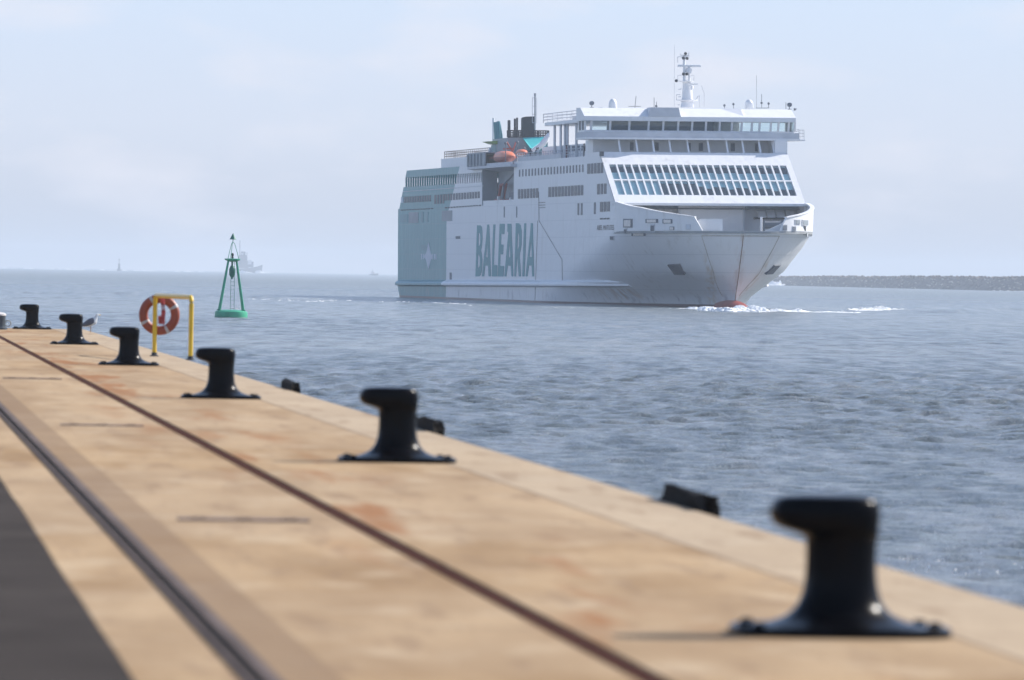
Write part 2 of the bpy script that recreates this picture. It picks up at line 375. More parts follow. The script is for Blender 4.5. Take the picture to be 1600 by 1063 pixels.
# local quay frame: x = along (u), y = landward (-w)
QM = Matrix(((QD.x, -QN.x, 0, QO.x), (QD.y, -QN.y, 0, QO.y), (0, 0, 1, QZ), (0,0,0,1)))
def concrete():
    m = bpy.data.materials.new('quay_concrete'); m.use_nodes = True; n = m.node_tree; b = n.nodes['Principled BSDF']
    tcn = n.nodes.new('ShaderNodeTexCoord'); V = tcn.outputs['Object']
    sx = n.nodes.new('ShaderNodeSeparateXYZ'); n.links.new(V, sx.inputs[0]); U, Y, Zz = sx.outputs
    W_ = mth(n, 'MULTIPLY', Y, -1)
    a = noise_n(n, V, 1.0, 5, (.22, .9, 1)); bb = noise_n(n, V, 1.0, 5, (.9, 1.6, 1)); fine = noise_n(n, V, 26, 6)
    col = mixc(n, sstep(n, a, .34, .66), (.27, .172, .090), (.41, .285, .165))
    col = mixc(n, mth(n, 'MULTIPLY', sstep(n, bb, .50, .70), .55), col, (.50, .39, .265))
    # paler slabs, each slab 12.7 m long with its own tone
    slab = mth(n, 'FLOOR', mth(n, 'MULTIPLY', mth(n, 'ADD', U, 3.0), 1/6.35))
    wn = N(n, 'ShaderNodeTexWhiteNoise', noise_dimensions='1D'); n.links.new(slab, wn.inputs['W'])
    col = mixc(n, mth(n, 'MULTIPLY', wn.outputs['Value'], .35), col, (.43, .335, .235))
    # coping strip
    cop = mth(n, 'GREATER_THAN', W_, .53)
    col = mixc(n, mth(n, 'MULTIPLY', cop, .55), col, (.45, .37, .275))
    # patched strip beside the crane rail
    strip = mth(n, 'MULTIPLY', mth(n, 'LESS_THAN', W_, -2.6), mth(n, 'GREATER_THAN', W_, -2.93))
    col = mixc(n, mth(n, 'MULTIPLY', strip, .55), col, (.19, .125, .08))
    # rust bleeding from the inner rail
    dr = mth(n, 'ABSOLUTE', mth(n, 'ADD', W_, 1.0))
    rs = mth(n, 'MULTIPLY', mth(n, 'SUBTRACT', 1, sstep(n, dr, .1, 1.1)), sstep(n, noise_n(n, V, 1.0, 5, (.16, 1.4, 1)), .50, .66))
    col = mixc(n, mth(n, 'MULTIPLY', rs, .8), col, (.27, .11, .04))
    # dark spots, joints
    sp = sstep(n, noise_n(n, V, 1.6, 6, (1, 2, 1)), .66, .76)
    col = mixc(n, mth(n, 'MULTIPLY', sp, .45), col, (.16, .12, .09))
    vo = N(n, 'ShaderNodeTexVoronoi', feature='DISTANCE_TO_EDGE'); mpv = N(n, 'ShaderNodeMapping'); mpv.inputs['Scale'].default_value = (.16, .55, 1)
    dst = noise_n(n, V, 1.5, 4); va = N(n, 'ShaderNodeVectorMath', operation='ADD'); n.links.new(V, mpv.inputs[0]); n.links.new(mpv.outputs[0], va.inputs[0]); n.links.new(mth(n, 'MULTIPLY', dst, .5), va.inputs[1]); n.links.new(va.outputs[0], vo.inputs['Vector'])
    col = mixc(n, mth(n, 'MULTIPLY', mth(n, 'MULTIPLY', mth(n, 'LESS_THAN', vo.outputs[0], .006), sstep(n, a, .42, .55)), .55), col, (.12, .08, .05))
    st = sstep(n, noise_n(n, V, 1.0, 5, (.5, 3.2, 1), .6), .54, .66)
    col = mixc(n, mth(n, 'MULTIPLY', st, .55), col, (.24, .16, .10))
    jt = mth(n, 'LESS_THAN', mth(n, 'ABSOLUTE', mth(n, 'ADD', W_, -.53)), .017)
    j2 = mth(n, 'LESS_THAN', mth(n, 'ABSOLUTE', mth(n, 'SUBTRACT', mth(n, 'FRACT', mth(n, 'MULTIPLY', mth(n, 'ADD', U, 3.0), 1/6.35)), .5)), .0035)
    col = mixc(n, mth(n, 'MULTIPLY', mth(n, 'MAXIMUM', jt, j2), .8), col, (.15, .11, .08))
    col = mixc(n, mth(n, 'MULTIPLY', sstep(n, fine, .4, .7), .16), col, (.22, .16, .11))
    n.links.new(col, b.inputs['Base Color']); b.inputs['Roughness'].default_value = .9; b.inputs['Specular IOR Level'].default_value = .05
    bp = n.nodes.new('ShaderNodeBump'); bp.inputs['Strength'].default_value = .4; bp.inputs['Distance'].default_value = .01
    n.links.new(fine, bp.inputs['Height']); n.links.new(bp.outputs[0], b.inputs['Normal'])
    return m
M_CONC = concrete()
EDGE = 1.36; UE = 136.2
mb = MB()   # deck slab with two rail slots cut in it, and the sea wall
def strip(mb, w0, w1, z0=-4, z1=0): mb.box(-40, UE, -w1, -w0, z0, z1)
strip(mb, -1.24, EDGE); strip(mb, -2.93, -1.38); strip(mb, -90, -3.03)
mb.box(-40, UE, 1.24, 1.38, -4, -.05); mb.box(-40, UE, 2.93, 3.03, -4, -.06)
o = mb.build('quay_pavement', M_CONC); o.matrix_world = QM; tag(o, kind='structure')
M_ASPH = mat('asphalt', (.066, .056, .050), .95, spec=.03, var=.3, scale=1.2, bump=.5, bscale=60)
mb = MB(); ys = [3.46+.004*math.sin(i*.9)+.003*math.sin(i*2.3) for i in range(89)]
vs = []; 
for i, y in enumerate(ys): vs += [(-40+i*2, y, .004), (-40+i*2, 89, .004)]
mb.add(vs, [(2*i, 2*i+2, 2*i+3, 2*i+1) for i in range(88)])
o = mb.build('asphalt_roadway', M_ASPH); o.matrix_world = QM; tag(o, kind='structure')
M_RUST = mat('rusty_steel', (.085, .030, .018), .9, spec=.05, var=.45, scale=3, bump=.4, bscale=30)
M_RAIL = mat('worn_steel', (.13, .10, .09), .85, spec=.08, var=.3, scale=2, stretch=(.3, 3, 1))
M_RUBBER = mat('black_rubber', (.008, .006, .005), .85, spec=.1, var=.4, scale=6, bump=.6, bscale=14)
def rail(w0, name, label, m_head, m_slot, head_w, sw=.048):
    t = empty(name); t.matrix_world = QM; tag(t, label, 'rail', 'crane rails set in the quay')
    mb = MB(); y0 = -w0
    mb.box(-40, UE, y0-head_w/2, y0+head_w/2, -.049, -.004); mb.build('rail_head', m_head, t)
    mb = MB(); mb.box(-40, UE, y0-sw, y0-head_w/2-.001, -.049, -.012); mb.box(-40, UE, y0+head_w/2+.001, y0+sw, -.049, -.012)
    mb.build('slot_lining', m_slot, t)
rail(-1.31, 'crane_rail', 'thin rust brown rail running nearest the row of bollards', M_RUST, M_RUST, .075, .068)
rail(-2.98, 'crane_rail', 'dark rail with grey worn top beside the asphalt', M_RAIL, M_RUBBER, .028)
mb = MB(); mb.box(-40, UE, 2.86, 2.925, .002, .008)
o = mb.build('rail_flange', M_RAIL); o.matrix_world = QM
tag(o, 'flat grey steel strip laid along the bollard side of the dark rail', 'steel strip')
M_SLOT = mat('joint_cover_steel', (.21, .14, .11), .7, var=.35, scale=4)
for i, (u, lab) in enumerate([(12.2, 'brown cross joint between the rails, nearest the camera'), (36.2, 'brown cross joint between the rails, level with the fourth bollard'), (62.5, 'farthest short brown cross joint between the rails, cut by the frame')]):
    mb = MB(); mb.box(-.13, .13, -.43, .43, .002, .012)
    for k in (-.3, 0, .3): mb.box(-.05, .05, k-.05, k+.05, .0125, .018)
    o = mb.build('joint_cover', M_SLOT); o.matrix_world = QM @ Matrix.Translation((u, 2.03, 0)); tag(o, lab, 'joint cover', 'cross joints between the crane rails')

# ---- bollards: hooked tee head reaching landward, flared foot, bolted base
M_WORN = mat('worn_bollard_rim', (.035,.028,.024), .5, var=.5, scale=18)
M_BOL = mat('bollard_black_paint', (.003, .0033, .005), .24, spec=.07, var=.3, scale=5, bump=.12, bscale=9)
def make_bollard():
    t = empty('mooring_bollard')
    def se(cx, cy, rx, ry, z, p=2.4, n=40, tilt=0):
        out = []
        for j in range(n):
            a = 2*math.pi*j/n; c, s_ = math.cos(a), math.sin(a)
            x = rx*math.copysign(abs(c)**(2/p), c); y = ry*math.copysign(abs(s_)**(2/p), s_)
            out.append((cy+y, -(cx+x), z+tilt*x))      # local x along quay, local y landward; cx>0 seaward
        return out
    mb = MB(); mb.rings([se(0, 0, .515, .36, 0, 3), se(0, 0, .515, .36, .028, 3), se(0, 0, .50, .345, .042, 3)])
    mb.build('base_plate', M_BOL, t, smooth=True)
    prof = [(.44, .035), (.36, .048), (.285, .068), (.235, .098), (.200, .14), (.180, .19), (.170, .24), (.165, .31), (.164, .38), (.166, .43), (.168, .45)]
    rings = [se(0, 0, r_, r_*.93, z, 2.1) for r_, z in prof]
    head = [(-.03, .19, .19, .470), (-.075, .232, .215, .492), (-.092, .252, .228, .52), (-.096, .260, .232, .56), (-.094, .256, .228, .60), (-.090, .243, .215, .630), (-.086, .21, .185, .648), (-.082, .12, .10, .656)]
    rings += [se(cx+.015, 0, rx, ry*.85, z, 2.6) for cx, rx, ry, z in head]
    o = MB().rings(rings).build('post', M_BOL, t, smooth=True)
    m_ = o.modifiers.new('sub', 'SUBSURF'); m_.levels = 1; m_.render_levels = 2; o.modifiers.move(1, 0) if len(o.modifiers) > 1 else None
    for (x, y) in [(-.41, -.2), (-.41, .2), (.41, -.2), (.41, .2), (-.45, 0), (.45, 0)]:
        MB().lathe([(.032, .043), (.032, .056), (.022, .062), (.001, .063)], (y, -x, 0), 6).build('anchor_bolt', M_BOL, t)
    return t
bol = make_bollard()
GB = 'black mooring bollards along the quay edge'
for i, (px, py, lab) in enumerate([(1312, 992, 'large black bollard nearest the camera, strongly out of focus'),
    (620, 722, 'second black bollard from the camera, level with the middle rubber fender'),
    (345, 623, 'third black bollard from the camera, just before the yellow ladder rail'),
    (201, 571, 'fourth black bollard, between the yellow ladder rail and the seagull'),
    (116, 538.5, 'fifth black bollard, with the seagull standing just behind it'),
    (50, 514.5, 'small farthest black bollard near the end of the row')]):
    o = bol if i == 0 else copy_tree(bol)
    o.location = ground(px, py, QZ) + Vector((0,0,.002)); o.rotation_euler = (0, 0, QROT+R(3)*math.sin(i*1.7))
    tag(o, lab, 'bollard', GB)

# ---- rubber fenders on the sea wall
M_CHAIN = mat('rusty_chain', (.12, .06, .04), .7, var=.4, scale=8)
def make_fender(seed):
    r = random.Random(seed); t = empty('quay_fender'); mb = MB(); n = 7
    rings = []
    for i, z in enumerate((-1.9, -1.2, -.5, 0, .05, .085, .105)):
        k = 1 if z < .05 else (.97 if z < .08 else (.90 if z < .12 else .78))
        rings.append([(x*k*1.2+r.uniform(-.04, .04), -(.09+y*k*.06)+r.uniform(-.012, .012), z+(r.uniform(-.035, .03) if z > 0 else 0)) for x, y in
                      [(-1,-1),(-.5,-1),(0,-1),(.5,-1),(1,-1),(1,0),(1,1),(.5,1),(0,1),(-.5,1),(-1,1),(-1,0)]])
    mb.rings(rings).build('rubber_block', M_RUBBER, t)
    MB().tube([(-.5, -.02, -.25), (-.5, -.38, -.28), (.5, -.38, -.28), (.5, -.02, -.25)], .03, 8).build('chain', M_CHAIN, t)
    return t
for i, (u, lab) in enumerate([(16.2, 'worn black rubber fender at the quay edge nearest the camera'), (37.0, 'black rubber fender peeping out behind the second bollard'), (58.4, 'farthest worn black rubber fender, beyond the third bollard')]):
    t = make_fender(i); p = Q(u, EDGE+.02); t.location = (p.x, p.y, QZ); t.rotation_euler = (0, 0, QROT)
    tag(t, lab, 'fender', 'rubber fenders on the quay wall')

# ---- yellow ladder rail with lifebuoy
M_YEL = mat('yellow_paint', (.80, .50, .02), .35, var=.15, scale=7)
pL, pR = ground(241, 557, QZ), ground(297.5, 563, QZ)
rl = empty('ladder_rail', pL); tag(rl, 'yellow tubular ladder rail shaped as an upturned U at the quay edge', 'ladder rail')
dv = pR-pL; hgt = 1.14; rc = .11
def arc(c, a, b, n=6): return [c + rc*(math.cos(math.pi/2*i/n)*a + math.sin(math.pi/2*i/n)*b) for i in range(n+1)]
dn = dv.normalized(); zz = Vector((0,0,1))
path = [Vector((0,0,.05))] + arc(zz*(hgt-rc)+dn*rc, -dn, zz) + arc(dv-dn*rc+zz*(hgt-rc), zz, dn) + [dv+zz*.05]
MB().tube(path, .042, 12).build('tube', M_YEL, rl, smooth=True)
for q in (Vector((0,0,0)), dv):
    MB().lathe([(.085,.0),(.085,.015),(.055,.03),(.05,.075)], q, 14).build('foot', M_BLACK, rl, smooth=True)
M_LBO = mat('lifebuoy_orange', (.33, .062, .022), .45, var=.2, scale=5)
M_LBW = mat('lifebuoy_tape', (.50, .47, .45), .4, var=.1, scale=5)
M_ROPE = mat('red_rope', (.60, .10, .10), .8, var=.3, scale=9)
lbc = at_depth(249, 492, pL.y+.13); lb = empty('lifebuoy', lbc)
tag(lb, 'orange lifebuoy with white bands hung behind the yellow rail', 'lifebuoy')
def torus(R0, r0, a0, a1, n, m=12, full=False, fl=1.0):
    rings = []
    for i in range(n+(0 if full else 1)):
        a = a0+(a1-a0)*i/n
        rings.append([((R0+r0*math.cos(b_))*math.cos(a), fl*r0*math.sin(b_), (R0+r0*math.cos(b_))*math.sin(a)) for b_ in [2*math.pi*j/m for j in range(m)]])
    return rings
rg = torus(.30, .085, 0, 2*math.pi, 48, 14, True, .75); mb = MB(); mb.rings(rg+[rg[0]], cap=False)
o = mb.build('ring', M_LBO, lb, smooth=True)
for k in range(4):
    a = R(28+90*k); MB().rings(torus(.30, .089, a-.08, a+.08, 5, 14, False, .76)).build('band', M_LBW, lb, smooth=True)
mb = MB()
for k in range(4):
    x0 = .02+.018*k
    mb.tube([(x0, -.07, .34), (x0+.02, -.10, .22), (x0+.035, -.09, .05), (x0+.02, -.08, -.10-.03*k), (x0-.02, -.07, -.17), (x0-.03, -.07, -.02)], .012, 6)
mb.build('rope', M_ROPE, lb, smooth=True)

# ---- seagull
M_GULL = mat('gull_white', (.75, .75, .74), .7, var=.1, scale=20)
M_GWING = mat('gull_grey_wing', (.10, .11, .14), .7, var=.3, scale=14)
M_GLEG = mat('gull_leg', (.45, .30, .20), .6)
gp = ground(141, 520, QZ); gu = empty('seagull', gp, R(10)); tag(gu, 'seagull with white head and grey wings standing behind a bollard', 'seagull'); gu.scale = (1.15,)*3
bd = [(-.19, .14, .012, .012), (-.15, .155, .035, .028), (-.08, .185, .062, .06), (0, .215, .078, .082), (.06, .245, .075, .082), (.10, .285, .055, .06), (.118, .325, .038, .042), (.128, .355, .036, .038), (.14, .385, .040, .036), (.16, .40, .032, .026), (.185, .398, .012, .011)]
rings = []
for i, (x, z, ry, rz_) in enumerate(bd):
    tl = .0 if i < 4 else (.75 if i < 8 else .3)
    rings.append([(x-rz_*math.sin(b_)*tl, ry*math.cos(b_), z+rz_*math.sin(b_)*(1-tl*.35)) for b_ in [2*math.pi*j/14 for j in range(14)]])
MB().rings(rings).build('body', M_GULL, gu, smooth=True)
for s_ in (-1, 1):
    wr = []
    for (x, z, h_) in [(.07, .265, .05), (.02, .25, .075), (-.06, .215, .07), (-.14, .18, .045), (-.22, .145, .02), (-.27, .128, .006)]:
        yy = s_*(.083 if x > -.1 else .05)
        wr.append([(x, yy*.55, z+h_), (x, yy+s_*.012, z+h_*.5), (x, yy+s_*.014, z-h_*.5), (x, yy*.8, z-h_)])
    MB().rings(wr).build('wing', M_GWING, gu, smooth=True)
    MB().tube([(.0, s_*.03, .15), (.012, s_*.03, .08), (.0, s_*.03, .006)], .008, 6).add([(0,s_*.03,.008),(.05,s_*.05,.004),(.055,s_*.03,.004),(.05,s_*.01,.004)], [(0,1,2,3)]).build('leg', M_GLEG, gu)
MB().rings([[(.18, .012*math.cos(a), .396+.012*math.sin(a)) for a in [1.57*j for j in range(4)]], [(.235, .003*math.cos(a), .383+.003*math.sin(a)) for a in [1.57*j for j in range(4)]]]).build('beak', mat('gull_beak', (.6,.38,.05), .5), gu)

# ---- squat grey post at the frame's edge
gq = ground(-3, 515, QZ); gpst = empty('capped_post', gq, QROT); tag(gpst, 'squat dark grey blue post with pale cap and side ring, cut off by the frame', 'post')
MB().lathe([(.24, .0), (.24, .05), (.19, .07), (.19, .33), (.20, .36)], n=24).build('post', mat('post_blue_grey', (.045,.065,.085), .5, var=.2, scale=6), gpst, smooth=True)
MB().lathe([(.205, .36), (.20, .40), (.14, .435), (.001, .45)], n=24).build('cap', mat('post_cap_white', (.62,.60,.58), .6, var=.2, scale=8), gpst, smooth=True)
rg = torus(.075, .014, 0, 2*math.pi, 24, 8, True)
o = MB().rings(rg+[rg[0]], cap=False).build('ring', mat('post_ring', (.30,.30,.27), .5), gpst, smooth=True); o.location = (0, -.25, .16); o.rotation_euler = (0,0,R(90))

# ================================================================ BUOY
M_GRN = mat('buoy_green', (.03, .38, .21), .4, var=.25, scale=1.5)
M_GRND = mat('buoy_dark_green', (.015, .19, .13), .5, var=.25, scale=2)
bp_ = ground(361, 497, 0); bu = empty('navigation_buoy', bp_, R(20)); tag(bu, 'green lattice navigation buoy with conical topmark floating before the ferry', 'buoy')
bu.rotation_euler = (R(0), R(.4), R(9))
MB().lathe([(1.18,-.4),(1.28,-.3),(1.32,.0),(1.34,.35),(1.30,.52),(1.12,.60),(.55,.66),(.001,.68)], n=40).build('float', M_GRN, bu, smooth=True)
MB().lathe([(1.335,-.1),(1.355,-.02),(1.355,.06),(1.335,.1)], n=40).build('fender_band', M_GRND, bu, smooth=True)
for sx_ in (-1, 1):
    for sy_ in (-1, 1):
        MB().tube([(.98*sx_, .42*sy_, .55), (.33*sx_, .22*sy_, 4.65)], .085, 8, r1=.065).build('leg', M_GRN, bu, smooth=True)
        MB().lathe([(.14,.55),(.14,.66),(.09,.70)], (.98*sx_, .42*sy_, 0), 10).build('leg_foot', M_GRND, bu)
MB().lathe([(.20,4.55),(.55,4.66),(.64,4.72),(.64,4.80),(.3,4.82)], n=24).build('platform', M_GRN, bu, smooth=True)
MB().tube([(0,0,3.15),(0,0,4.6)], .06).lathe([(.001,3.25),(.12,3.3),(.24,3.5),(.26,3.95),(.16,4.2),(.05,4.3)], n=16).build('bell', M_GRND, bu, smooth=True)
MB().lathe([(.09,4.82),(.10,4.95),(.07,5.0),(.10,5.06),(.10,5.2),(.03,5.28)], n=14).build('lantern', M_BLACK, bu, smooth=True)
mb = MB()
for k in range(2):
    a = R(45+180*k-20); c, s_ = math.cos(a), math.sin(a)
for k in range(3):
    a = R(120*k-20); c, s_ = math.cos(a), math.sin(a)
    mb.tube([(.52*c, .52*s_, 4.8), (.40*c, .40*s_, 5.25), (.16*c, .16*s_, 6.0), (0, 0, 6.18)], .024, 6)
mb.tube([(0,0,6.15),(0,0,6.4)], .03, 6).build('topmark_frame', M_GRN, bu)
MB().lathe([(.27,6.36),(.27,6.38),(.001,6.9)], n=16).build('topmark', M_GRND, bu)
mb = MB()
for s_ in (-1, 1): mb.tube([(.16*s_+.02, -.5, .62), (.13*s_+.02, -.2, 4.6)], .018, 6)
for k in range(13):
    u = (k+.5)/13; z = .62+u*4; yy = -.5+.3*u; mb.tube([(-.15, yy, z), (.19, yy, z)], .013, 5)
mb.build('ladder', M_GRND, bu)
for z, q in ((1.6,.87), (3.1,.62)):
    pass

# ================================================================ FERRY
ship = empty('ferry'); ship.matrix_world = SHIP_M
tag(ship, 'large white ferry with teal stern and lettering steaming towards the quay', 'ferry')
ZK = 10.2
def interp(z, xs, ys): return float(np.interp(z, xs, ys))
def params(z):
    zs = [-3, 1.3, 4.7, 8, 10.2, 14.5]
    return (interp(z, zs, [104, 120, 138, 158, 168, 169]), interp(z, zs, [183, 185.2, 187.2, 189, 190, 190.5]),
            interp(z, zs, [2, 2, 2.1, 2.4, 2.6, 2.6]), interp(z, zs, [1.35, 1.09, .5, .48, .5, .5]))
def half(s, z):
    s0, s1, n_, m_ = params(z)
    if s <= s0: b = 13.0
    else: b = 13.0*max(0, 1-min(1, (s-s0)/(s1-s0))**n_)**m_
    if s < 8 and z < 2: b -= .5*(1-s/8)*(2-z)/4
    return b
zl = [-3, -1, 0, .55, 1.3, 2, 3, 4, 5, 6, 7, 8, 9, 9.7, ZK]
NS = 64
def stations(z):
    s1 = params(z)[1]; out = list(np.linspace(0, 100, 11))[:-1]
    for i in range(NS+1): out.append(100 + (s1-100)*math.sin(math.pi/2*i/NS))
    # stern: rounded forefoot low down
    if z < 1.3: out[0] = (1.3-z)*.55
    return out
mb = MB()
for sg in (-1, 1):
    k0 = len(mb.v); rows = []
    for z in zl:
        st = stations(z); rows.append(len(st))
        for s in st: mb.v.append((s, sg*half(s, z), z))
    n1 = rows[0]
    for i in range(len(zl)-1):
        for j in range(n1-1):
            a = k0+i*n1+j; mb.f.append((a, a+1, a+n1+1, a+n1) if sg < 0 else (a, a+n1, a+n1+1, a+1))
# transom
kk = [half(0, z) for z in zl]
for i in range(len(zl)-1):
    a, b_ = zl[i], zl[i+1]; xa, xb = stations(a)[0], stations(b_)[0]
    mb.add([(xa, -kk[i], a), (xa, kk[i], a), (xb, kk[i+1], b_), (xb, -kk[i+1], b_)], [(0,1,2,3)])
o = mb.build('hull', M_HULL, ship, smooth=True)
# upper side shell (straight) from the knuckle level to deck level, the aft one raked at the stern
ZD = 14.3
mb = MB()
for sg in (-1, 1):
    mb.prism([(0, sg*13, ZK), (168, sg*13, ZK), (171.0, sg*half(171, ZK), ZK), (171.0, sg*half(171, ZK), 13.7), (169.5, sg*13, ZD), (0, sg*13, ZD)], (0, -sg*.35, 0))
mb.prism([(0, -12.65, ZK), (0, 12.65, ZK), (0, 12.65, ZD), (0, -12.65, ZD)], (.3, 0, 0))
mb.build('upper_shell', M_HULL, ship)
MB().box(.3, 166, -12.64, 12.64, ZD-.3, ZD-.02).build('main_deck', M_DECK, ship)
mb = MB(); ol = [(s, half(s, ZK)-.02) for s in [160, 166]+[168+22*math.sin(math.pi/2*i/24) for i in range(25)]]
mb.prism([(s, -b_, ZK-.35) for s, b_ in ol]+[(s, b_, ZK-.35) for s, b_ in ol[::-1][1:]], (0,0,.30))
mb.build('foredeck', M_DECK, ship)
# bulwark round the bow, open in the middle for the bow visor
BT = ([171, 172, 174, 176, 178, 180, 182, 184, 186, 187, 187.9], [13.95, 13.9, 13.7, 13.5, 13.3, 13.15, 12.87, 12.6, 12.3, 12.15, 11.95])
for sg in (-1, 1):
    mb = MB(); sl_ = [171.0+.0*i for i in range(1)] + [171+17.0*math.sin(math.pi/2*i/30) for i in range(1, 31)] + [188.55]
    rr = []
    for s in sl_:
        b_ = half(s, ZK); e = .5; s2 = s+e; b2 = half(s2, ZK) if s2 < 190 else 0
        d = Vector((e, b2-b_, 0)).normalized(); nn = Vector((-d.y, d.x, 0))    # outward for port
        top = float(np.interp(s, *BT)) if s < 188.1 else ZK+.10
        fl = .04*(top-ZK)
        inn = -.22
        rr.append([(s, sg*b_, ZK+.003), (s+nn.x*fl, sg*(b_+nn.y*fl), top), (s+nn.x*(fl+inn), sg*(b_+nn.y*(fl+inn)), top), (s+nn.x*inn, sg*(b_+nn.y*inn), ZK+.003)])
    mb.rings(rr).build('bulwark', M_WHITE, ship, smooth=True)
    mb = MB(); rl_ = []
    for s in sl_[:-1]:
        b_ = half(s, ZK); b2 = half(s+.5, ZK); d = Vector((.5, b2-b_, 0)).normalized(); nn = Vector((-d.y, d.x, 0)); top = float(np.interp(s, *BT))
        q = lambda o_, z_: (s+nn.x*o_, sg*(b_+nn.y*o_), z_)
        rl_.append([q(.22, top+.005), q(.22, top+.13), q(-.35, top+.13), q(-.35, top+.005)])
    mb.rings(rl_).build('bulwark_rail', M_WHITE, ship)
# rubbing strake
mb = MB(); rr = []
for s in [.6, 2, 40, 80, 120, 135, 145, 150, 153, 157, 160.5, 162.5]:
    z = 2.42+.0042*s; o_ = (.15 if s < 1 else .8) if s < 151 else .9*max(0, (162.8-s)/11.8)
    bt, bl = half(max(s, 0), z+.5), half(max(s, 0), z-.5)
    rr.append([(s, -bt+.05, z+.55), (s, -half(max(s,0), z+.2)-o_*.85, z+.22), (s, -half(max(s,0), z)-o_, z), (s, -half(max(s,0), z)-o_, z-.25), (s, -bl+.05, z-.5)])
for sg in (1, -1): MB().rings([[(x, sg*y, z) for x, y, z in r_] for r_ in rr]).build('rubbing_strake', M_HULL, ship)
# bulbous bow
mb = MB(); rr = []
for i in range(13):
    a = math.pi/2*i/12; s = 180+11.0*math.sin(a); r_ = max(.02, 2.3*math.cos(a)**.62)
    rr.append([(s, r_*math.cos(q), -1.22+r_*1.08*math.sin(q)) for q in [2*math.pi*j/24 for j in range(24)]])
mb.rings(rr).build('bulbous_bow', M_REDB, ship, smooth=True)
# stem bar and visor outline
def hp(s, z, o_=.03, sg=-1):
    b_ = half(s, z); return (s, sg*(b_+o_), z)
def s_at(t, z):
    lo, hi = 150, params(z)[1]
    for _ in range(40):
        m_ = (lo+hi)/2
        if half(m_, z) > t: lo = m_
        else: hi = m_
    return lo
M_RLINE = mat('rusty_seam', (.50, .42, .33), .8, var=.4, scale=1.2)
mb = MB(); mb.tube([(params(z)[1]+.03, 0, z) for z in np.linspace(.6, 9.6, 14)], .055, 6); mb.build('stem_bar', mat('stem_rust', (.34,.19,.12), .8, var=.5, scale=.9), ship)
mb = MB()
for sg in (-1, 1):
    pts = []
    for z in np.linspace(9.55, 1.6, 22):
        t = 5.2*(z/9.55)**.75 if z > 4 else 5.2*(4/9.55)**.75*max(.12, (z/4))**1.0
        s = s_at(t, z); pts.append((s+.03, sg*(t+.02), z))
    mb.tube(pts, .03, 5)
mb.tube([(s_at(abs(t), 9.55)+.04, t, 9.55) for t in np.linspace(-5.2, 5.2, 31)], .045, 5)
mb.build('visor_seam', M_RLINE, ship)
# anchor pockets
M_POCK = mat('anchor_pocket_dark', (.06, .075, .10), .7, var=.2, scale=.5)
for sg, quad in ((-1, [(1044,413),(1063,412),(1071,428),(1055,428)]), (1, [(1209,414),(1218,413.5),(1206,427),(1195,428)])):
    def hull_hit(x, y):
        c = SHIP_I @ CAM; d = SHIP_I.to_3x3() @ ray(x, y); k0 = 700/d.length; k = k0; st = .05
        for i in range(6000):
            P = c + d*k
            if P.x < 190.5 and P.z < ZK and abs(P.y) <= half(P.x, P.z) and P.x < params(P.z)[1]: return P
            k += st
        return P
    pp = [hull_hit(*q) for q in quad]; cc = sum(pp, Vector())/4
    nn = (pp[1]-pp[0]).cross(pp[3]-pp[0]).normalized(); nn = nn if nn.x > 0 else -nn
    MB().prism([p+nn*.22 for p in pp], -nn*.6).build('anchor_pocket', M_POCK, ship)

# ---- generic panels on planes
def pane(name, m, x0, y0, x1, y1, skew=0, t=-13.0, dep=.05, parent=None, dy=0):
    """panel on the starboard side between two survey corners"""
    a = side((x0+x1)/2, y0, t); b_ = side((x0+x1)/2, y1, t); l = side(x0, (y0+y1)/2, t).x; r_ = side(x1, (y0+y1)/2, t).x
    return MB().box(l, r_, t-dep, t+.05, b_.z, a.z).build(name, m, parent or ship)
# windows, aft raked block included; frames are slim raised coamings
M_FRAME = mat('window_frame', (.60, .61, .63), .5)
wcount = 0
def win_row(n, xa, xb, ya0, ya1, yb0, yb1, w_, m=M_WIN, name='window'):
    for i in range(n):
        u = i/(n-1) if n > 1 else 0
        x = xa+(xb-xa)*u; pane(name, m, x-w_/2, ya0+(yb0-ya0)*u, x+w_/2, ya1+(yb1-ya1)*u)
Z1 = lambda x, y: (600+x/7.99, 220+y/7.99); Z7 = lambda x, y: (780+x/7.99, 230+y/7.99)
def rowz(n, zf, xa, xb, ya0, ya1, yb0, yb1, w_, **k):
    X0, A0 = zf(xa, ya0); _, A1 = zf(xa, ya1); X1, B0 = zf(xb, yb0); _, B1 = zf(xb, yb1)
    win_row(n, X0, X1, A0, A1, B0, B1, w_/7.99, **k)
rowz(11, Z1, 262, 575, 700, 777, 680, 758, 22)
rowz(4, Z1, 641, 742, 678, 790, 670, 785, 22)
rowz(13, Z1, 772, 1183, 666, 748, 636, 718, 24)
rowz(21, Z7, 256, 1045, 283, 370, 218, 312, 13)
rowz(5, Z7, 1117, 1283, 208, 335, 195, 325, 30)
rowz(7, Z7, 250, 475, 527, 645, 514, 633, 27)
rowz(11, Z7, 631, 1034, 500, 625, 475, 602, 30)
rowz(3, Z7, 1240, 1325, 460, 592, 455, 585, 29)
rowz(3, Z7, 1278, 1366, 686, 808, 682, 803, 34)
rowz(2, Z7, 990, 1031, 702, 850, 700, 850, 18)
rowz(1, Z7, 1195, 1195, 692, 838, 0, 0, 20)
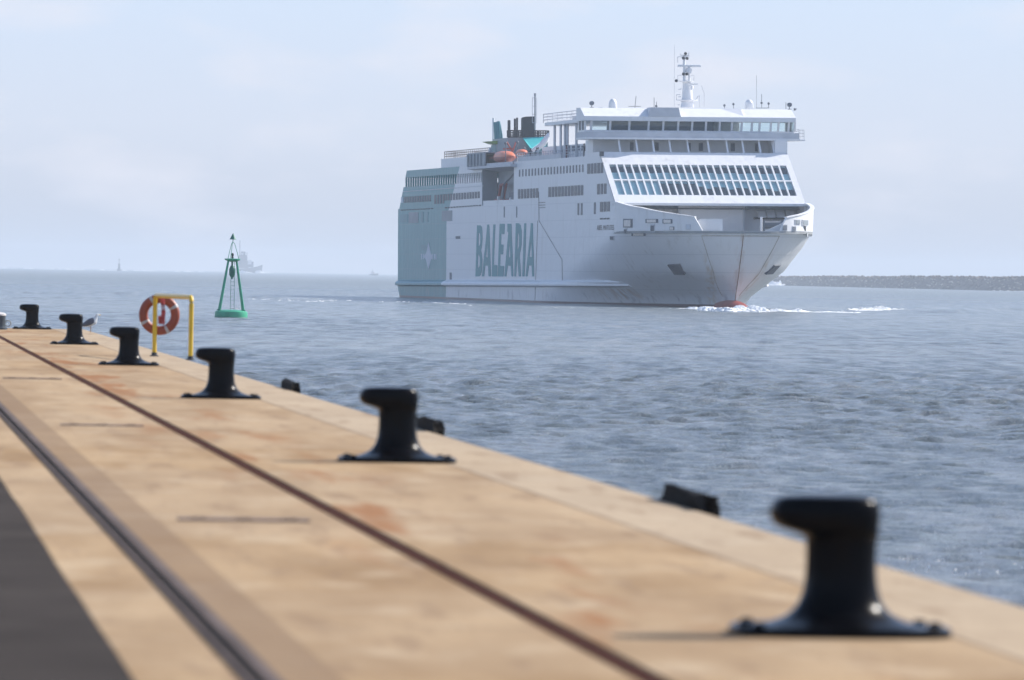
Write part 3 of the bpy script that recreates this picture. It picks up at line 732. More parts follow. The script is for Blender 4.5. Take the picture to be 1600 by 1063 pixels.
# drains and dark dashes
def dashes(name, n, zf, xa, xb, ya, yb, w_, h_, m):
    mb = MB()
    for i in range(n):
        u = i/max(1, n-1); x, y = zf(xa+(xb-xa)*u, ya+(yb-ya)*u)
        a = side(x, y); hw = w_/7.99/2; l, r_ = side(x-hw, y).x, side(x+hw, y).x; hz = h_/7.99/20.5
        mb.box(l, r_, -13.06, -12.95, a.z-hz, a.z+hz)
    mb.build(name, m, ship)
dashes('scupper_row', 12, Z1, 222, 600, 868, 848, 22, 13, M_DARK); dashes('scupper_row', 13, Z1, 775, 1200, 838, 808, 24, 14, M_DARK)
dashes('drip_rail', 33, Z1, 250, 1228, 637, 566, 26, 8, M_FRAME); dashes('scupper_row', 3, Z7, 1278, 1362, 895, 893, 32, 16, M_DARK)
dashes('vent_grille', 1, Z1, 228, 230, 742, 742, 24, 75, M_PALE)
for (a, b_) in [((206,920),(300,1020)), ((310,893),(430,1028)), ((468,888),(492,1022)), ((533,890),(552,1015)), ((725,873),(852,1004))]:
    x0, y0 = Z1(*a); x1, y1 = Z1(*b_); pane('shell_door', M_TEALP if a[0] != 310 and a[0] != 725 else M_GREYP, x0, y0, x1, y1, dep=.04)
def z6(x, y): return 600+x/6.154, 340+y/6.154
for nm, m_, a, b_ in [('hull_mark', M_TANK, (690,180),(733,206)), ('hull_mark', M_TANK, (632,530),(652,597)), ('vent_cover', M_TEALP, (360,262),(418,312))]:
    x0, y0 = z6(*a); x1, y1 = z6(*b_); pane(nm, m_, x0, y0, x1, y1, dep=.03)
for (x, y) in [(787,331),(796,331)]: 
    pane('shell_slot', M_TANK, x+.3+(0 if x < 790 else 10.5), 323, x+1.7+(0 if x < 790 else 10.5), 340, dep=.03)
# fine lines on the side: expansion seam and pipe
mb = MB(); pts = [side(842, 300), side(842.5, 345), side(878.5, 406), side(879, 440)]
mb.tube([Vector((p.x, -13.03, p.z)) for p in pts], .05, 5); mb.tube([Vector((p.x, -13.03, p.z)) for p in (side(840.5,345), side(836,470))], .035, 5)
mb.build('hull_seam', M_LINE, ship)
mb = MB()
for y_ in (317, 321, 325): 
    p, q = side(842, y_), side(852, y_-.5); mb.tube([(p.x,-13.03,p.z),(q.x,-13.03,q.z)], .05, 5)
mb.build('ladder_rungs', M_LINE, ship)

# ---- lettering on the side
def curve_part(name, polys, m, dep=.02):
    cu = bpy.data.curves.new(name, 'CURVE'); cu.dimensions = '2D'; cu.fill_mode = 'BOTH'; cu.extrude = dep
    for pl in polys:
        sp = cu.splines.new('POLY'); sp.points.add(len(pl)-1); sp.use_cyclic_u = True
        for i, (a, b_) in enumerate(pl): sp.points[i].co = (a, b_, 0, 1)
    tmp = bpy.data.objects.new(name, cu); sc.collection.objects.link(tmp)
    me = bpy.data.meshes.new_from_object(tmp.evaluated_get(bpy.context.evaluated_depsgraph_get()))
    bpy.data.objects.remove(tmp)
    o = bpy.data.objects.new(name, me); sc.collection.objects.link(o); me.materials.clear(); me.materials.append(m); o.parent = ship
    o.matrix_local = Matrix(((1,0,0,0),(0,0,-1,-13.03),(0,1,0,0),(0,0,0,1)))
    return o
LET = {
'B': [[(120,80),(180,84),(203,115),(211,200),(211,320),(205,430),(188,520),(204,600),(210,700),(206,820),(197,900),(178,955),(155,975),(92,975)], [(147,215),(165,218),(178,265),(178,390),(165,440),(143,440)], [(138,595),(158,602),(170,655),(168,780),(156,822),(132,825)]],
'A1': [[(300,68),(330,68),(342,400),(360,975),(322,975),(312,785),(262,785),(242,975),(205,975),(270,380)], [(292,420),(300,420),(307,640),(277,640)]],
'L': [[(405,65),(438,65),(428,300),(412,775),(472,778),(470,975),(378,975),(390,400)]],
'E': [[(517,55),(603,55),(595,235),(543,235),(537,415),(580,420),(573,588),(527,590),(522,790),(592,795),(580,975),(480,975),(497,500)]],
'A2': [[(650,55),(720,55),(722,200),(735,500),(752,975),(722,975),(708,790),(655,790),(632,975),(597,975),(640,500),(668,210),(650,190)], [(684,400),(690,400),(702,640),(670,640)]],
'R': [[(798,45),(850,45),(882,80),(898,190),(895,420),(880,520),(862,590),(888,975),(850,975),(822,650),(815,650),(800,975),(770,975),(785,500)], [(832,225),(845,225),(855,300),(850,450),(835,500),(822,495)]],
'I': [[(945,45),(978,45),(970,400),(948,975),(912,975),(930,400)]],
'A3': [[(1060,42),(1095,42),(1098,300),(1118,975),(1085,975),(1075,785),(1025,785),(1000,975),(968,975),(1025,450),(1045,250)], [(1062,390),(1070,390),(1078,635),(1035,635)]]}
for k, polys in LET.items():
    out = []
    for pl in polys:
        q = []
        for x, y in pl:
            p = side(735+x/11.19, 345+y/11.19); q.append((p.x, p.z))
        out.append(q)
    curve_part('hull_letter', out, M_TEALLET)
zs_ = lambda x, y: (612+x/16, 360+y/16)
star = [(925,290),(985,590),(1040,650),(985,750),(925,985),(865,750),(810,650),(870,560)]
curve_part('star_emblem', [[(side(*zs_(x, y)).x, side(*zs_(x, y)).z) for x, y in star]], M_PALE, .01)
mb = MB()
for x in (740, 790, 1010, 1060, 1100):
    a, b_ = side(*zs_(x, 590)), side(*zs_(x+26, 730)); mb.box(a.x, b_.x, -13.03, -12.97, b_.z, a.z)
mb.build('emblem_marks', M_PALE, ship)
def text_part(body, x0, y0, x1, y1, m, name):
    cu = bpy.data.curves.new(name, 'FONT'); cu.body = body; cu.extrude = .01; cu.align_x = 'LEFT'
    tmp = bpy.data.objects.new(name, cu); sc.collection.objects.link(tmp)
    me = bpy.data.meshes.new_from_object(tmp.evaluated_get(bpy.context.evaluated_depsgraph_get())); bpy.data.objects.remove(tmp)
    xs = [v.co.x for v in me.vertices]; ys_ = [v.co.y for v in me.vertices]
    a, b_ = side(x0, y1), side(x1, y0); sx = (b_.x-a.x)/(max(xs)-min(xs)); sy = (b_.z-a.z)/(max(ys_)-min(ys_))
    o = bpy.data.objects.new(name, me); sc.collection.objects.link(o); me.materials.clear(); me.materials.append(m); o.parent = ship
    o.matrix_local = Matrix(((sx,0,0,a.x-min(xs)*sx),(0,0,-1,-13.03),(0,sy,0,a.z-min(ys_)*sy),(0,0,0,1)))
text_part('ABEL MATUTES', 933, 351.5, 959.5, 360, M_LINE, 'ship_name')

# ---- aft superstructure (raked stern), open promenade with posts
zt = 20.35
def sr(z): return 0 if z < 13.3 else (z-13.3)*1.13
mb = MB(); zo0, zo1 = 17.75, 19.25      # promenade opening
for sg in (-1, 1):
    mb.prism([(sr(ZD), sg*13, ZD+.003), (73.3, sg*13, ZD+.003), (73.3, sg*13, zo0), (sr(zo0), sg*13, zo0)], (0, -sg*.3, 0))
    mb.prism([(sr(zo1), sg*13, zo1), (73.3, sg*13, zo1), (73.3, sg*13, zt), (sr(zt), sg*13, zt)], (0, -sg*.3, 0))
mb.prism([(sr(ZD), -12.69, ZD+.003), (sr(ZD), 12.69, ZD+.003), (sr(zo0), 12.69, zo0), (sr(zo0), -12.69, zo0)], (.3, 0, 0))
mb.prism([(sr(zo1), -12.69, zo1), (sr(zo1), 12.69, zo1), (sr(zt), 12.69, zt), (sr(zt), -12.69, zt)], (.3, 0, 0))
aft = mb.build('aft_superstructure', M_HULL, ship)
MB().box(sr(zt)+.4, 73.2, -12.68, 12.68, zt-.35, zt-.02).build('aft_roof', M_DECK, ship)
MB().box(sr(zo0)+.4, 73.2, -12.68, 12.68, zo0-.5, zo0-.02).build('promenade_deck', M_DECK, ship)
mb = MB()
for i in range(33):
    p = side(*Z1(275+i*29.2, 480-i*1.7)); s = p.x
    if s > 73: continue
    for sg in (-1, 1): MB().box(s-.22, s+.22, sg*12.95-.12, sg*12.95+.12, zo0+.002, zo1-.002).build('promenade_post', M_HULL, ship)
mb = MB()
for sg in (-1, 1): mb.box(6.5, 73.2, sg*12.8-.03, sg*12.8+.03, zo0+.9, zo0+.98)
mb.build('promenade_rail', M_GREYL, ship)
# small house on the aft roof with a railing
MB().box(22, 70, -10, 10, zt, 22.0).build('aft_house', M_WHITE, ship)
mb = MB()
def railing(mb, pts, z, h_=1.05, step=1.8, r_=.035, bars=3):
    for i in range(len(pts)-1):
        a, b_ = Vector((*pts[i], z)), Vector((*pts[i+1], z)); L = (b_-a).length; n = max(1, int(L/step))
        for k in range(n+1):
            p = a.lerp(b_, k/n); mb.tube([p, p+Vector((0,0,h_))], r_, 4, cap=False)
        for k in range(bars):
            hh = h_*(k+1)/bars; mb.tube([a+Vector((0,0,hh)), b_+Vector((0,0,hh))], r_, 4, cap=False)
    return mb
railing(mb, [(24,9.8),(24,-9.8),(64,-9.8)], 22.0, 1.1, 1.6, .055).build('aft_railing', M_LINE, ship)
# ---- lifeboat recess amidships
MB().box(73.4, 98.2, -10.6, 10.6, ZD, 20.3).build('recess_wall', M_GREYP, ship)
MB().box(73.31, 73.39, -12.98, -10.7, ZD+.01, 19.6).build('recess_end_wall', M_GREYP, ship)
MB().prism([(66, -13.9, 19.75), (66, -10.6, 19.35), (66, -10.6, 20.1), (66, -13.9, 20.1)], (34.5, 0, 0)).build('boat_platform', M_GREYL, ship)
mb = MB(); mb.box(66, 80, -13.9, -13.7, 20.11, 22.0); mb.box(66, 66.2, -13.69, -9, 20.11, 22.0); mb.box(66, 80, -13.9, -9, 22.01, 22.15)
for i in range(5): mb.box(66.6+i*2.6, 67.2+i*2.6, -14.1, -13.91, 20.15, 21.95)
mb.build('boat_station_screen', M_GREYP, ship)
MB().prism([(80.1, -13.5, 20.12), (100, -13.5, 20.12), (100, -13.5, 20.45), (80.1, -13.5, 20.45)], (0, -.15, 0)).build('platform_coaming', M_GREYL, ship)
mb = MB()
for (x, y0, y1) in [(776.5, 307, 320), (795.5, 309, 319)]:
    p = side(x, y0); q = side(x, y1); mb.box(p.x-.35, p.x+.35, -12.9, -12.6, q.z, p.z)
mb.box(73.5, 98, -12.9, -12.85, ZD, ZD+.7)
mb.build('recess_posts', M_WHITE, ship)
mb = MB(); mb.tube([(87,-12.5,ZD),(87,-12.3,17.3),(94,-11.6,19.3)], .13, 6); mb.tube([(95,-12,ZD+.2),(95,-11.6,18.4)], .16, 6); mb.box(89.5, 94.5, -12, -10.8, ZD, 16.1); mb.box(96,98,-12,-10.7,ZD,19.3)
mb.build('davit_gear', M_TANK, ship)
mb = MB(); mb.tube([(80.5,-12,ZD+.1),(80.5,-11.5,17.3),(84.5,-11.5,17.4),(84.5,-12,ZD+.1)], .25, 6); mb.box(79.5, 86, -12.3, -10.8, ZD, 15.2)
mb.build('rescue_davit', M_REDD, ship)
mb = MB()
for sg in (1,):
    mb.prism([(73.3, 13, ZD+.003), (98.3, 13, ZD+.003), (98.3, 13, 20.3), (73.3, 13, 20.3)], (0, -.3, 0))
mb.build('port_shell', M_WHITE, ship)

# ---- forward superstructure
zf = 20.45
LEAN = 1.54; S00 = 191.8
def face_s(z, o_=0): return S00-LEAN*z+o_
mb = MB()
for sg in (-1, 1):
    mb.prism([(98.3, sg*13, ZD+.003), (face_s(ZD)-.05, sg*13, ZD+.003), (face_s(20.9)-.05, sg*13, 20.9), (150, sg*13, 20.9), (150, sg*13, zf), (98.3, sg*13, zf)], (0, -sg*.3, 0))
mb.build('side_wall', M_WHITE, ship)
MB().box(98.4, 149.9, -12.68, 12.68, zf-.3, zf-.01).build('forward_roof', M_DECK, ship)
MB().box(98.3, 98.6, -12.69, -10.6, ZD+.01, zf-.31).build('block_end_wall', M_WHITE, ship)
# raked front: surround + mullions, panes behind
def FP(t, z, o_=0): 
    nn = Vector((1, 0, LEAN)).normalized(); p = Vector((face_s(z), t, z)) + nn*o_; return p
NFr = Vector((1, 0, LEAN)).normalized()
wz1, wzm, wz0 = 19.2, 17.1, 15.05; wl, wr = -12.25, 12.2
mb = MB()
mb.prism([FP(-13,20.9), FP(13,20.9), FP(13,wz1), FP(-13,wz1)], -NFr*.4)
mb.prism([FP(-13,wz0), FP(13,wz0), FP(13,13.95), FP(-13,13.95)], -NFr*.4)
mb.prism([FP(-13,wz1-.002), FP(wl,wz1-.002), FP(wl,wz0+.002), FP(-13,wz0+.002)], -NFr*.4)
mb.prism([FP(wr,wz1-.002), FP(13,wz1-.002), FP(13,wz0+.002), FP(wr,wz0+.002)], -NFr*.4)
mb.build('front_wall', M_WHITE, ship)
MB().box(168.2, 171.9, -13.0, 13.0, 13.62, 13.94).build('front_ledge', M_WHITE, ship)
NW = 24; pw = (wr-wl)/NW
mb = MB()
for i in range(1, NW):
    t = wl+i*pw; mb.prism([FP(t-.11,wz1-.004), FP(t+.11,wz1-.004), FP(t+.11,wz0+.004), FP(t-.11,wz0+.004)], -NFr*.30)
mb.build('mullions', M_WHITE, ship)
mb = MB()
for i in range(NW):
    a, b_ = wl+i*pw+.112, wl+(i+1)*pw-.112
    if i == 0: a = wl+.002
    if i == NW-1: b_ = wr-.002
    mb.prism([FP(a,wzm+.07,-.01), FP(b_,wzm+.07,-.01), FP(b_,wzm-.07,-.01), FP(a,wzm-.07,-.01)], -NFr*.2)
mb.build('transom_bar', M_WHITE, ship)
WVS = []
# tinted panes one sees through, with the lounge behind
mg = bpy.data.materials.new('lounge_glass'); mg.use_nodes = True; n = mg.node_tree; n.nodes.remove(n.nodes['Principled BSDF'])
tr = N(n, 'ShaderNodeBsdfTransparent'); tr.inputs[0].default_value = (.86, .95, .97, 1); gl = N(n, 'ShaderNodeBsdfGlossy'); gl.inputs['Roughness'].default_value = .03
lw = N(n, 'ShaderNodeLayerWeight'); ms = N(n, 'ShaderNodeMixShader'); fc_ = mth(n, 'ADD', .06, mth(n, 'MULTIPLY', mth(n, 'POWER', lw.outputs['Facing'], 4.0), .7))
n.links.new(fc_, ms.inputs[0]); n.links.new(tr.outputs[0], ms.inputs[1]); n.links.new(gl.outputs[0], ms.inputs[2]); n.links.new(ms.outputs[0], n.nodes['Material Output'].inputs[0])
for i in range(NW):
    a, b_ = wl+i*pw+.115, wl+(i+1)*pw-.115
    wv = empty('lounge_window'); wv.parent = ship; WVS.append(wv)
    for (z0, z1) in ((wzm+.08, wz1-.01), (wz0+.01, wzm-.08)):
        MB().prism([FP(a,z1,-.14), FP(b_,z1,-.14), FP(b_,z0,-.14), FP(a,z0,-.14)], -NFr*.03).build('pane', mg, wv)
M_TEALPANEL = mat('pale_teal_panel', (.60, .76, .78), .7, var=.15, scale=.6)
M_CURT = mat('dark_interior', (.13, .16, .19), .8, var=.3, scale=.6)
# interior: pale teal panels behind the panes at mid height, dark back wall further in
mb = MB()
for i, wv in enumerate(WVS):
    a, b_ = wl+i*pw+.06, wl+(i+1)*pw-.06
    z1 = 18.35+.06*math.sin(i*2.1); z0 = 15.12 if i < 6 else (16.95 if i < 11 else 16.55-.25*((i*7)%3 == 0)-.03*(i-11))
    MB().prism([FP(a,z1,-.35), FP(b_,z1,-.35), FP(b_,z0,-.35), FP(a,z0,-.35)], -NFr*.05).build('teal_panel', M_TEALPANEL, wv)
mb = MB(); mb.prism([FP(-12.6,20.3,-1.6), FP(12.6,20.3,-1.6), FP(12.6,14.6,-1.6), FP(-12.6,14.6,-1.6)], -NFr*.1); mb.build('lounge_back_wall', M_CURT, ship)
# recessed garage front below the ledge and mooring deck openings
MB().box(166.3, 166.6, -12.6, 12.6, ZK, 13.61).build('garage_front', M_WHITE, ship)
a1, a2 = front(1061, 340, 168.2), front(1162, 340, 168.2)
MB().box(166.65, 168.15, a1.y, a2.y, ZK, 13.60).build('bow_door', M_WHITE, ship)
mb = MB(); mb.box(168.16, 168.35, a1.y-.1, a1.y+.12, ZK, 13.6); mb.box(168.16, 168.35, a2.y-.12, a2.y+.1, ZK, 13.6); mb.box(168.16, 168.3, a1.y+.13, a2.y-.13, 13.1, 13.6)
mb.build('door_frame', M_GREYL, ship)
for sg, xs, xe, yt, yb in ((-1, 993, 1052, 317, 332), (1, 1181, 1241, 319, 332)):
    A, B = front(xs, 325, 168), front(xe, 325, 168)
    for i in range(4):
        w_ = (B.y-A.y)/4; t0 = A.y+i*w_
        MB().prism([(167.4, t0+.18, 13.35), (167.4, t0+w_-.06, 13.35), (168.7, t0+w_-.06, 12.2), (168.7, t0+.18, 12.2)], (-.12, 0, -.12)).build('hatch_flap', M_WHITE, ship)
    MB().box(166.62, 167.2, A.y, B.y, 11.9, 12.15).build('flap_sill', M_DARK, ship)
# winches and posts on the foredeck
for t in (-9.0, 7.2):
    mb = MB(); rr = [[(176+0*k, t-1.2+2.4*k, ZK+1.0)] for k in (0, 1)]
    mb.tube([(176, t-1.2, ZK+.9), (176, t+1.2, ZK+.9)], .5, 12); mb.box(175.5, 176.5, t-1.35, t-1.21, ZK, ZK+1.5); mb.box(175.5, 176.5, t+1.21, t+1.35, ZK, ZK+1.5)
    mb.build('winch', M_TANK, ship)
    mb = MB(); mb.tube([(183, t*.55, ZK), (183, t*.55, ZK+1.9)], .16, 8); mb.build('mooring_post', M_WHITE, ship)
MB().prism([(186.5, 3.6, ZK), (186.5, 9.6*.8, ZK), (186.5, 7.7, ZK+2.0), (186.5, 5.6, ZK+.9)], (-.2, 0, 0)).build('breakwater_plate', M_WHITE, ship)
MB().prism([(187.2, -4.9, ZK), (187.2, -2.2, ZK), (187.2, -2.2, ZK+1.55), (187.2, -5.2, ZK+1.55), (187.2, -5.7, ZK+1.2)], (-.2, 0, 0)).build('breakwater_plate', M_WHITE, ship)
# fairleads: bulwark openings drawn as framed plates, the cream ones painting sunlight seen through
def bulw_hit(x, y):
    c = SHIP_I @ CAM; d = SHIP_I.to_3x3() @ ray(x, y); k = 600/d.length
    for i in range(9000):
        P = c + d*k
        if P.x < 190 and abs(P.y) <= half(P.x, min(P.z, ZK))+.05*(max(P.z, ZK)-ZK)+.03: return P
        k += .03
    return P
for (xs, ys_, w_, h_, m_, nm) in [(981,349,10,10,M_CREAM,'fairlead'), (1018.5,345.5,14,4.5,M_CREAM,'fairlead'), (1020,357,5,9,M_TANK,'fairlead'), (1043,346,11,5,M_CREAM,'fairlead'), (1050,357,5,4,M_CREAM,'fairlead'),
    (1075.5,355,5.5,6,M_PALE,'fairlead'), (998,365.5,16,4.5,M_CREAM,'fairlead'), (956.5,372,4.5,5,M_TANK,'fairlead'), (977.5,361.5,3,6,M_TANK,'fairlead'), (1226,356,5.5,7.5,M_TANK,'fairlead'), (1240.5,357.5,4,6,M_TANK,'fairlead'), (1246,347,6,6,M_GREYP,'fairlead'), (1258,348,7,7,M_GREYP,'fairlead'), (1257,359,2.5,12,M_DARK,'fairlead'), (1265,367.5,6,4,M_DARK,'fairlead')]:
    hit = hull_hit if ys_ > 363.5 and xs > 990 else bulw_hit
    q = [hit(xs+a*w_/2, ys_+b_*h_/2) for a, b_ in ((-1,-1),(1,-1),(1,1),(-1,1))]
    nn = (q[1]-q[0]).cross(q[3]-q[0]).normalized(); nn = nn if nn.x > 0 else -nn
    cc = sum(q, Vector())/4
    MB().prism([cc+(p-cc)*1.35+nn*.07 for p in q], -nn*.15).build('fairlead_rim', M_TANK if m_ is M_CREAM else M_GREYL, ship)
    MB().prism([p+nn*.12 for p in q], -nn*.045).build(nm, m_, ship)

# ---- bridge
SB_ = 157.0; BW = 14.5
mb = MB(); mb.box(152, 158.9, -BW-.2, BW+.4, 22.62, 22.9); o = mb.build('bridge_deck', M_WHITE, ship)
mb = MB(); mb.box(158.55, 158.8, -BW-.1, BW+.3, 22.91, 23.65); mb.box(152, 158.54, BW+.05, BW+.3, 22.91, 23.65); mb.box(152, 158.54, -BW-.1, -BW+.15, 22.91, 23.65)
mb.build('bridge_bulwark', M_GREYL, ship)
mb = MB(); mb.box(152.4, SB_, -BW, BW, 22.91, 23.9); mb.build('bridge_wall', M_WHITE, ship)
# window band leans out at the top
zb0, zb1 = 23.9, 25.15
BWX = [924, 953.5, 983.5, 1013.5, 1036.5, 1059.8, 1081.5, 1103, 1124.5, 1143.5, 1159, 1175, 1187, 1204.5, 1216.5, 1232.5, 1242]
ts = [front(x, 197, SB_+.2).y for x in BWX]
mbf = MB()
for i in range(len(ts)-1):
    a, b_ = ts[i]+.14, ts[i+1]-.14
    MB().prism([(SB_, a, zb0+.002), (SB_, b_, zb0+.002), (SB_+.35, b_, zb1-.002), (SB_+.35, a, zb1-.002)], (-.06, 0, 0)).build('bridge_window', mg, ship)
for t in ts: mbf.prism([(SB_+.04, t-.139, zb0+.002), (SB_+.04, t+.139, zb0+.002), (SB_+.39, t+.139, zb1-.002), (SB_+.39, t-.139, zb1-.002)], (-.2, 0, 0))
for sg in (-1, 1):
    for s in (152.6, 154.5, 156.6): mbf.box(s-.2, s+.2, sg*(BW-.1)-.1, sg*(BW-.1)+.1, zb0+.002, zb1-.002)
mbf.build('window_posts', M_WHITE, ship)
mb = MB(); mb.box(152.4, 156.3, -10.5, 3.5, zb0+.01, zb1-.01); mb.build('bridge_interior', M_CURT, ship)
for sg in (-1, 1):
    mb = MB()
    for a, b_ in ((152.85, 154.25), (154.75, 156.35)): mb.box(a, b_, sg*(BW-.08)-.02, sg*(BW-.08)+.02, zb0+.003, zb1-.003)
    mb.build('wing_window', M_WIN, ship)
# roof with raked fascia (upper, facing the sky) over a lower lip
mb = MB()
mb.box(152.3, 157.75, -BW-.25, BW+.1, zb1, 25.75)
mb.prism([(152.3, -BW-.25, 25.752), (157.75, -BW-.25, 25.752), (155.0, -BW-.25, 26.95), (152.3, -BW-.25, 26.95)], (0, 2*BW+.35, 0))
mb.box(140, 152.29, -8.5, 8.5, zb1, 26.9)
mb.build('bridge_roof', M_WHITE, ship)
MB().box(140, 152.25, -8, 8, 22.91, 25.14).build('wheelhouse_back', M_WHITE, ship)
A, B = front(1011, 175, 157), front(1062, 175, 157)
mb = MB(); mb.prism([(157.85, A.y, 25.76), (157.85, B.y, 25.76), (157.85, B.y-.35, 27.0), (157.85, A.y+.35, 27.0)], (-2.6, 0, 0)); mb.build('roof_hood', M_GREYL, ship)
A, B = front(1126, 175, 157), front(1161, 175, 157)
mb = MB(); mb.prism([(157.0, A.y, 25.76), (157.6, B.y, 25.76), (155.6, B.y, 27.0), (154.8, A.y, 27.0)], (-.5, 0, 0)); mb.build('roof_panel', M_WHITE, ship)
# deck house under the bridge
MB().box(150.1, 155.2, -13, 13, 20.91, 22.61).build('lower_bridge_house', M_WHITE, ship)
mb = MB()
for x in (967, 994, 1020, 1046, 1074, 1106, 1135, 1160, 1186, 1207):
    t = front(x, 228, 158.5).y; MB().prism([(159.5, t-.12, 20.92), (159.5, t+.12, 20.92), (158.3, t+.12, 22.6), (158.3, t-.12, 22.6)], (-.2, 0, 0)).build('slanted_stanchion', M_WHITE, ship)
for x0, x1 in ((984.5,990), (1023,1029), (1075,1079), (1092,1098.5), (1142,1148), (1180,1184), (1217,1223)):
    a, b_ = front(x0, 228, 155.25), front(x1, 228, 155.25); MB().box(155.21, 155.3, a.y, b_.y, 21.2, 22.3).build('house_door', M_TANK, ship)
MB().box(155.5, 159.55, 11.3, 13.0, 20.91, 22.6).build('wing_support', M_WHITE, ship)
a, b_ = side(938, 237), side(943.5, 244); MB().box(a.x, b_.x, -13.12, -13.0, b_.z, a.z).build('side_light_box', M_DARK, ship)
mb = MB(); railing(mb, [(152, BW+.3), (158.7, BW+.3)], 23.66, .5, 1.5, .03, 2); railing(mb, [(156, BW+.35), (156, BW+1.0), (158.8, BW+1.0), (158.8, BW+.35)], 22.8, 1.3, .9, .035, 3); mb.build('wing_railing', M_GREYL, ship)
MB().box(155.5, 159.0, BW+.3, BW+1.1, 22.6, 22.78).build('wing_platform', M_WHITE, ship)
# front faces of the walkway above the lounge
# ---- masts, domes, antennas on the roof
SM = 151.0
def rp(x, y, s=SM): return front(x, y, s)
def RR(x, y): p = rp(x, y); return p.y, p.z
M_DOME = mat('radome_white', (.80, .80, .80), .35)
tm, zb = RR(1074, 168)
ms_ = empty('radar_mast'); ms_.parent = ship
cols = [(1074.0, 168, 11.0), (1074.0, 158, 9.5), (1073.8, 150, 8.3), (1073.5, 140, 7.3), (1073, 128, 6.4), (1073, 126, 6.3)]
def ell(x, y, wpx, k=.8, n=16):
    t, z = RR(x, y); r_ = wpx/11.5
    return [(SM+k*r_*math.cos(q), t+r_*math.sin(q), z) for q in [2*math.pi*j/n for j in range(n)]]
MB().rings([ell(*c) for c in cols]).build('tower', M_WHITE, ms_, smooth=True)
for (x, y, wl_, wr_) in [(1074, 157, 17, 17), (1073, 127.5, 15, 11), (1076, 131, 8, 8)]:
    MB().rings([ell(x+(wr_-wl_)/2, y+1.6, (wl_+wr_)/3.2), ell(x+(wr_-wl_)/2, y, (wl_+wr_)/2), ell(x+(wr_-wl_)/2, y-.8, (wl_+wr_)/2)]).build('mast_platform', M_WHITE, ms_)
def vt(mb, pts, r_, **k): return mb.tube([(SM, *RR(x, y)) for x, y in pts], r_, 7, **k)
vt(MB(), [(1069, 127), (1069, 89), (1069.5, 86)], .20).build('upper_pole', M_WHITE, ms_)
vt(vt(MB(), [(1077, 127), (1076.6, 104)], .16), [(1075.5, 114), (1077.5, 107)], .45).build('scanner_post', M_WHITE, ms_)
t0, z0 = RR(1059, 103.2); t1, z1 = RR(1095, 103.2)
MB().box(SM-.3, SM+.3, t0, t1, z0-.16, z0+.16).build('radar_scanner', M_DOME, ms_, bevel=.08)
t0, z0 = RR(1076, 132); t1, z1 = RR(1087.5, 132)
MB().box(SM+.9, SM+1.2, t0, t1, z0-.08, z0+.08).build('radar_scanner', M_DOME, ms_)
vt(vt(vt(MB(), [(1080.3, 157), (1080, 134)], .17), [(1080, 138.5), (1080, 134)], .32), [(1059, 89), (1077.5, 89)], .06).build('antenna', M_WHITE, ms_)
mb = MB()
for pts in ([(1063,86),(1063,84),],[(1059,98),(1059,89)],[(1076,86),(1076.5,82)],[(1063,86.5),(1077,87)],[(1070.5,88),(1070.5,82.5)],[(1057,157),(1057,148),(1063,148)],[(1086,157),(1091.5,150)],[(1093.5,168),(1093,149)],[(1055.5,126.5),(1066,128)],[(1060,140),(1065,139)],[(1060,151.5),(1064,151.5)],[(1059,164),(1062,164)],
    [(1059,126),(1059,118),(1065,118)],[(1084,126),(1084.5,118),(1079,118)],[(1100,168),(1100.5,146),(1096,134)]): vt(mb, pts, .045)
vt(mb, [(1053.5, 168), (1053.8, 70)], .02); mb.build('whip_antennas', M_GREYL, ms_)
mb = MB()
for x, y in ((1067,116),(1072.5,116),(1067,91),(1073,91.5),(1056,126.5),(1070.5,84)): t, z = RR(x, y); mb.ball((SM+.3, t, z), .22, 8, 6)
mb.build('mast_lights', M_BLACK, ms_)
for x, y, w_ in ((957.5, 169, 6.6), (1170.5, 170, 7.0)):
    t, z = RR(x, y); r_ = w_/11.6
    MB().lathe([(r_*.95, -.3), (r_, .1), (r_, .45), (r_*.92, .78), (r_*.7, 1.05), (r_*.38, 1.24), (.01, 1.3)], (SM, t, z), 20).build('radome', M_DOME, ship, smooth=True)
for x, y in ((924.5, 161.5), (1233.5, 164)):
    t, z = RR(x, y); mb = MB(); mb.tube([(SM-.2, t, z), (SM+.3, t, z)], .30, 12); mb.tube([(SM, t, z-.7), (SM, t, z)], .06, 6); mb.box(SM-.15, SM+.15, t-.25, t+.25, z-.75, z-.55)
    mb.build('searchlight', M_TANK, ship)
for grp, balls in (([[(982,166.5),(1001,166.5)],[(992,168.5),(994,150)]], []), ([[(1022,168),(1022,152.5)]], []), ([[(1025.5,168.5),(1026,159)]], [(1025.5,166)]),
    ([[(1181,169),(1201,169)],[(1182,169.5),(1182,118)],[(1190,169.5),(1190,147)],[(1201,169.5),(1201,161)]], [(1190,161),(1201,162)]), ([[(1132,170),(1132,165)]], [(1132,165)]), ([[(1146,170),(1146,164)]], [(1146,163)]), ([[(1228,171),(1228,160)]], []), ([[(1240,173),(1245,170)]], [(1242,171)])):
    mb = MB()
    for pts in grp: vt(mb, pts, .022 if pts[-1][1] < 120 else .04)
    for x, y in balls: t, z = RR(x, y); mb.ball((SM, t, z), .18, 8, 6)
    mb.build('roof_antenna', M_TANK, ship)
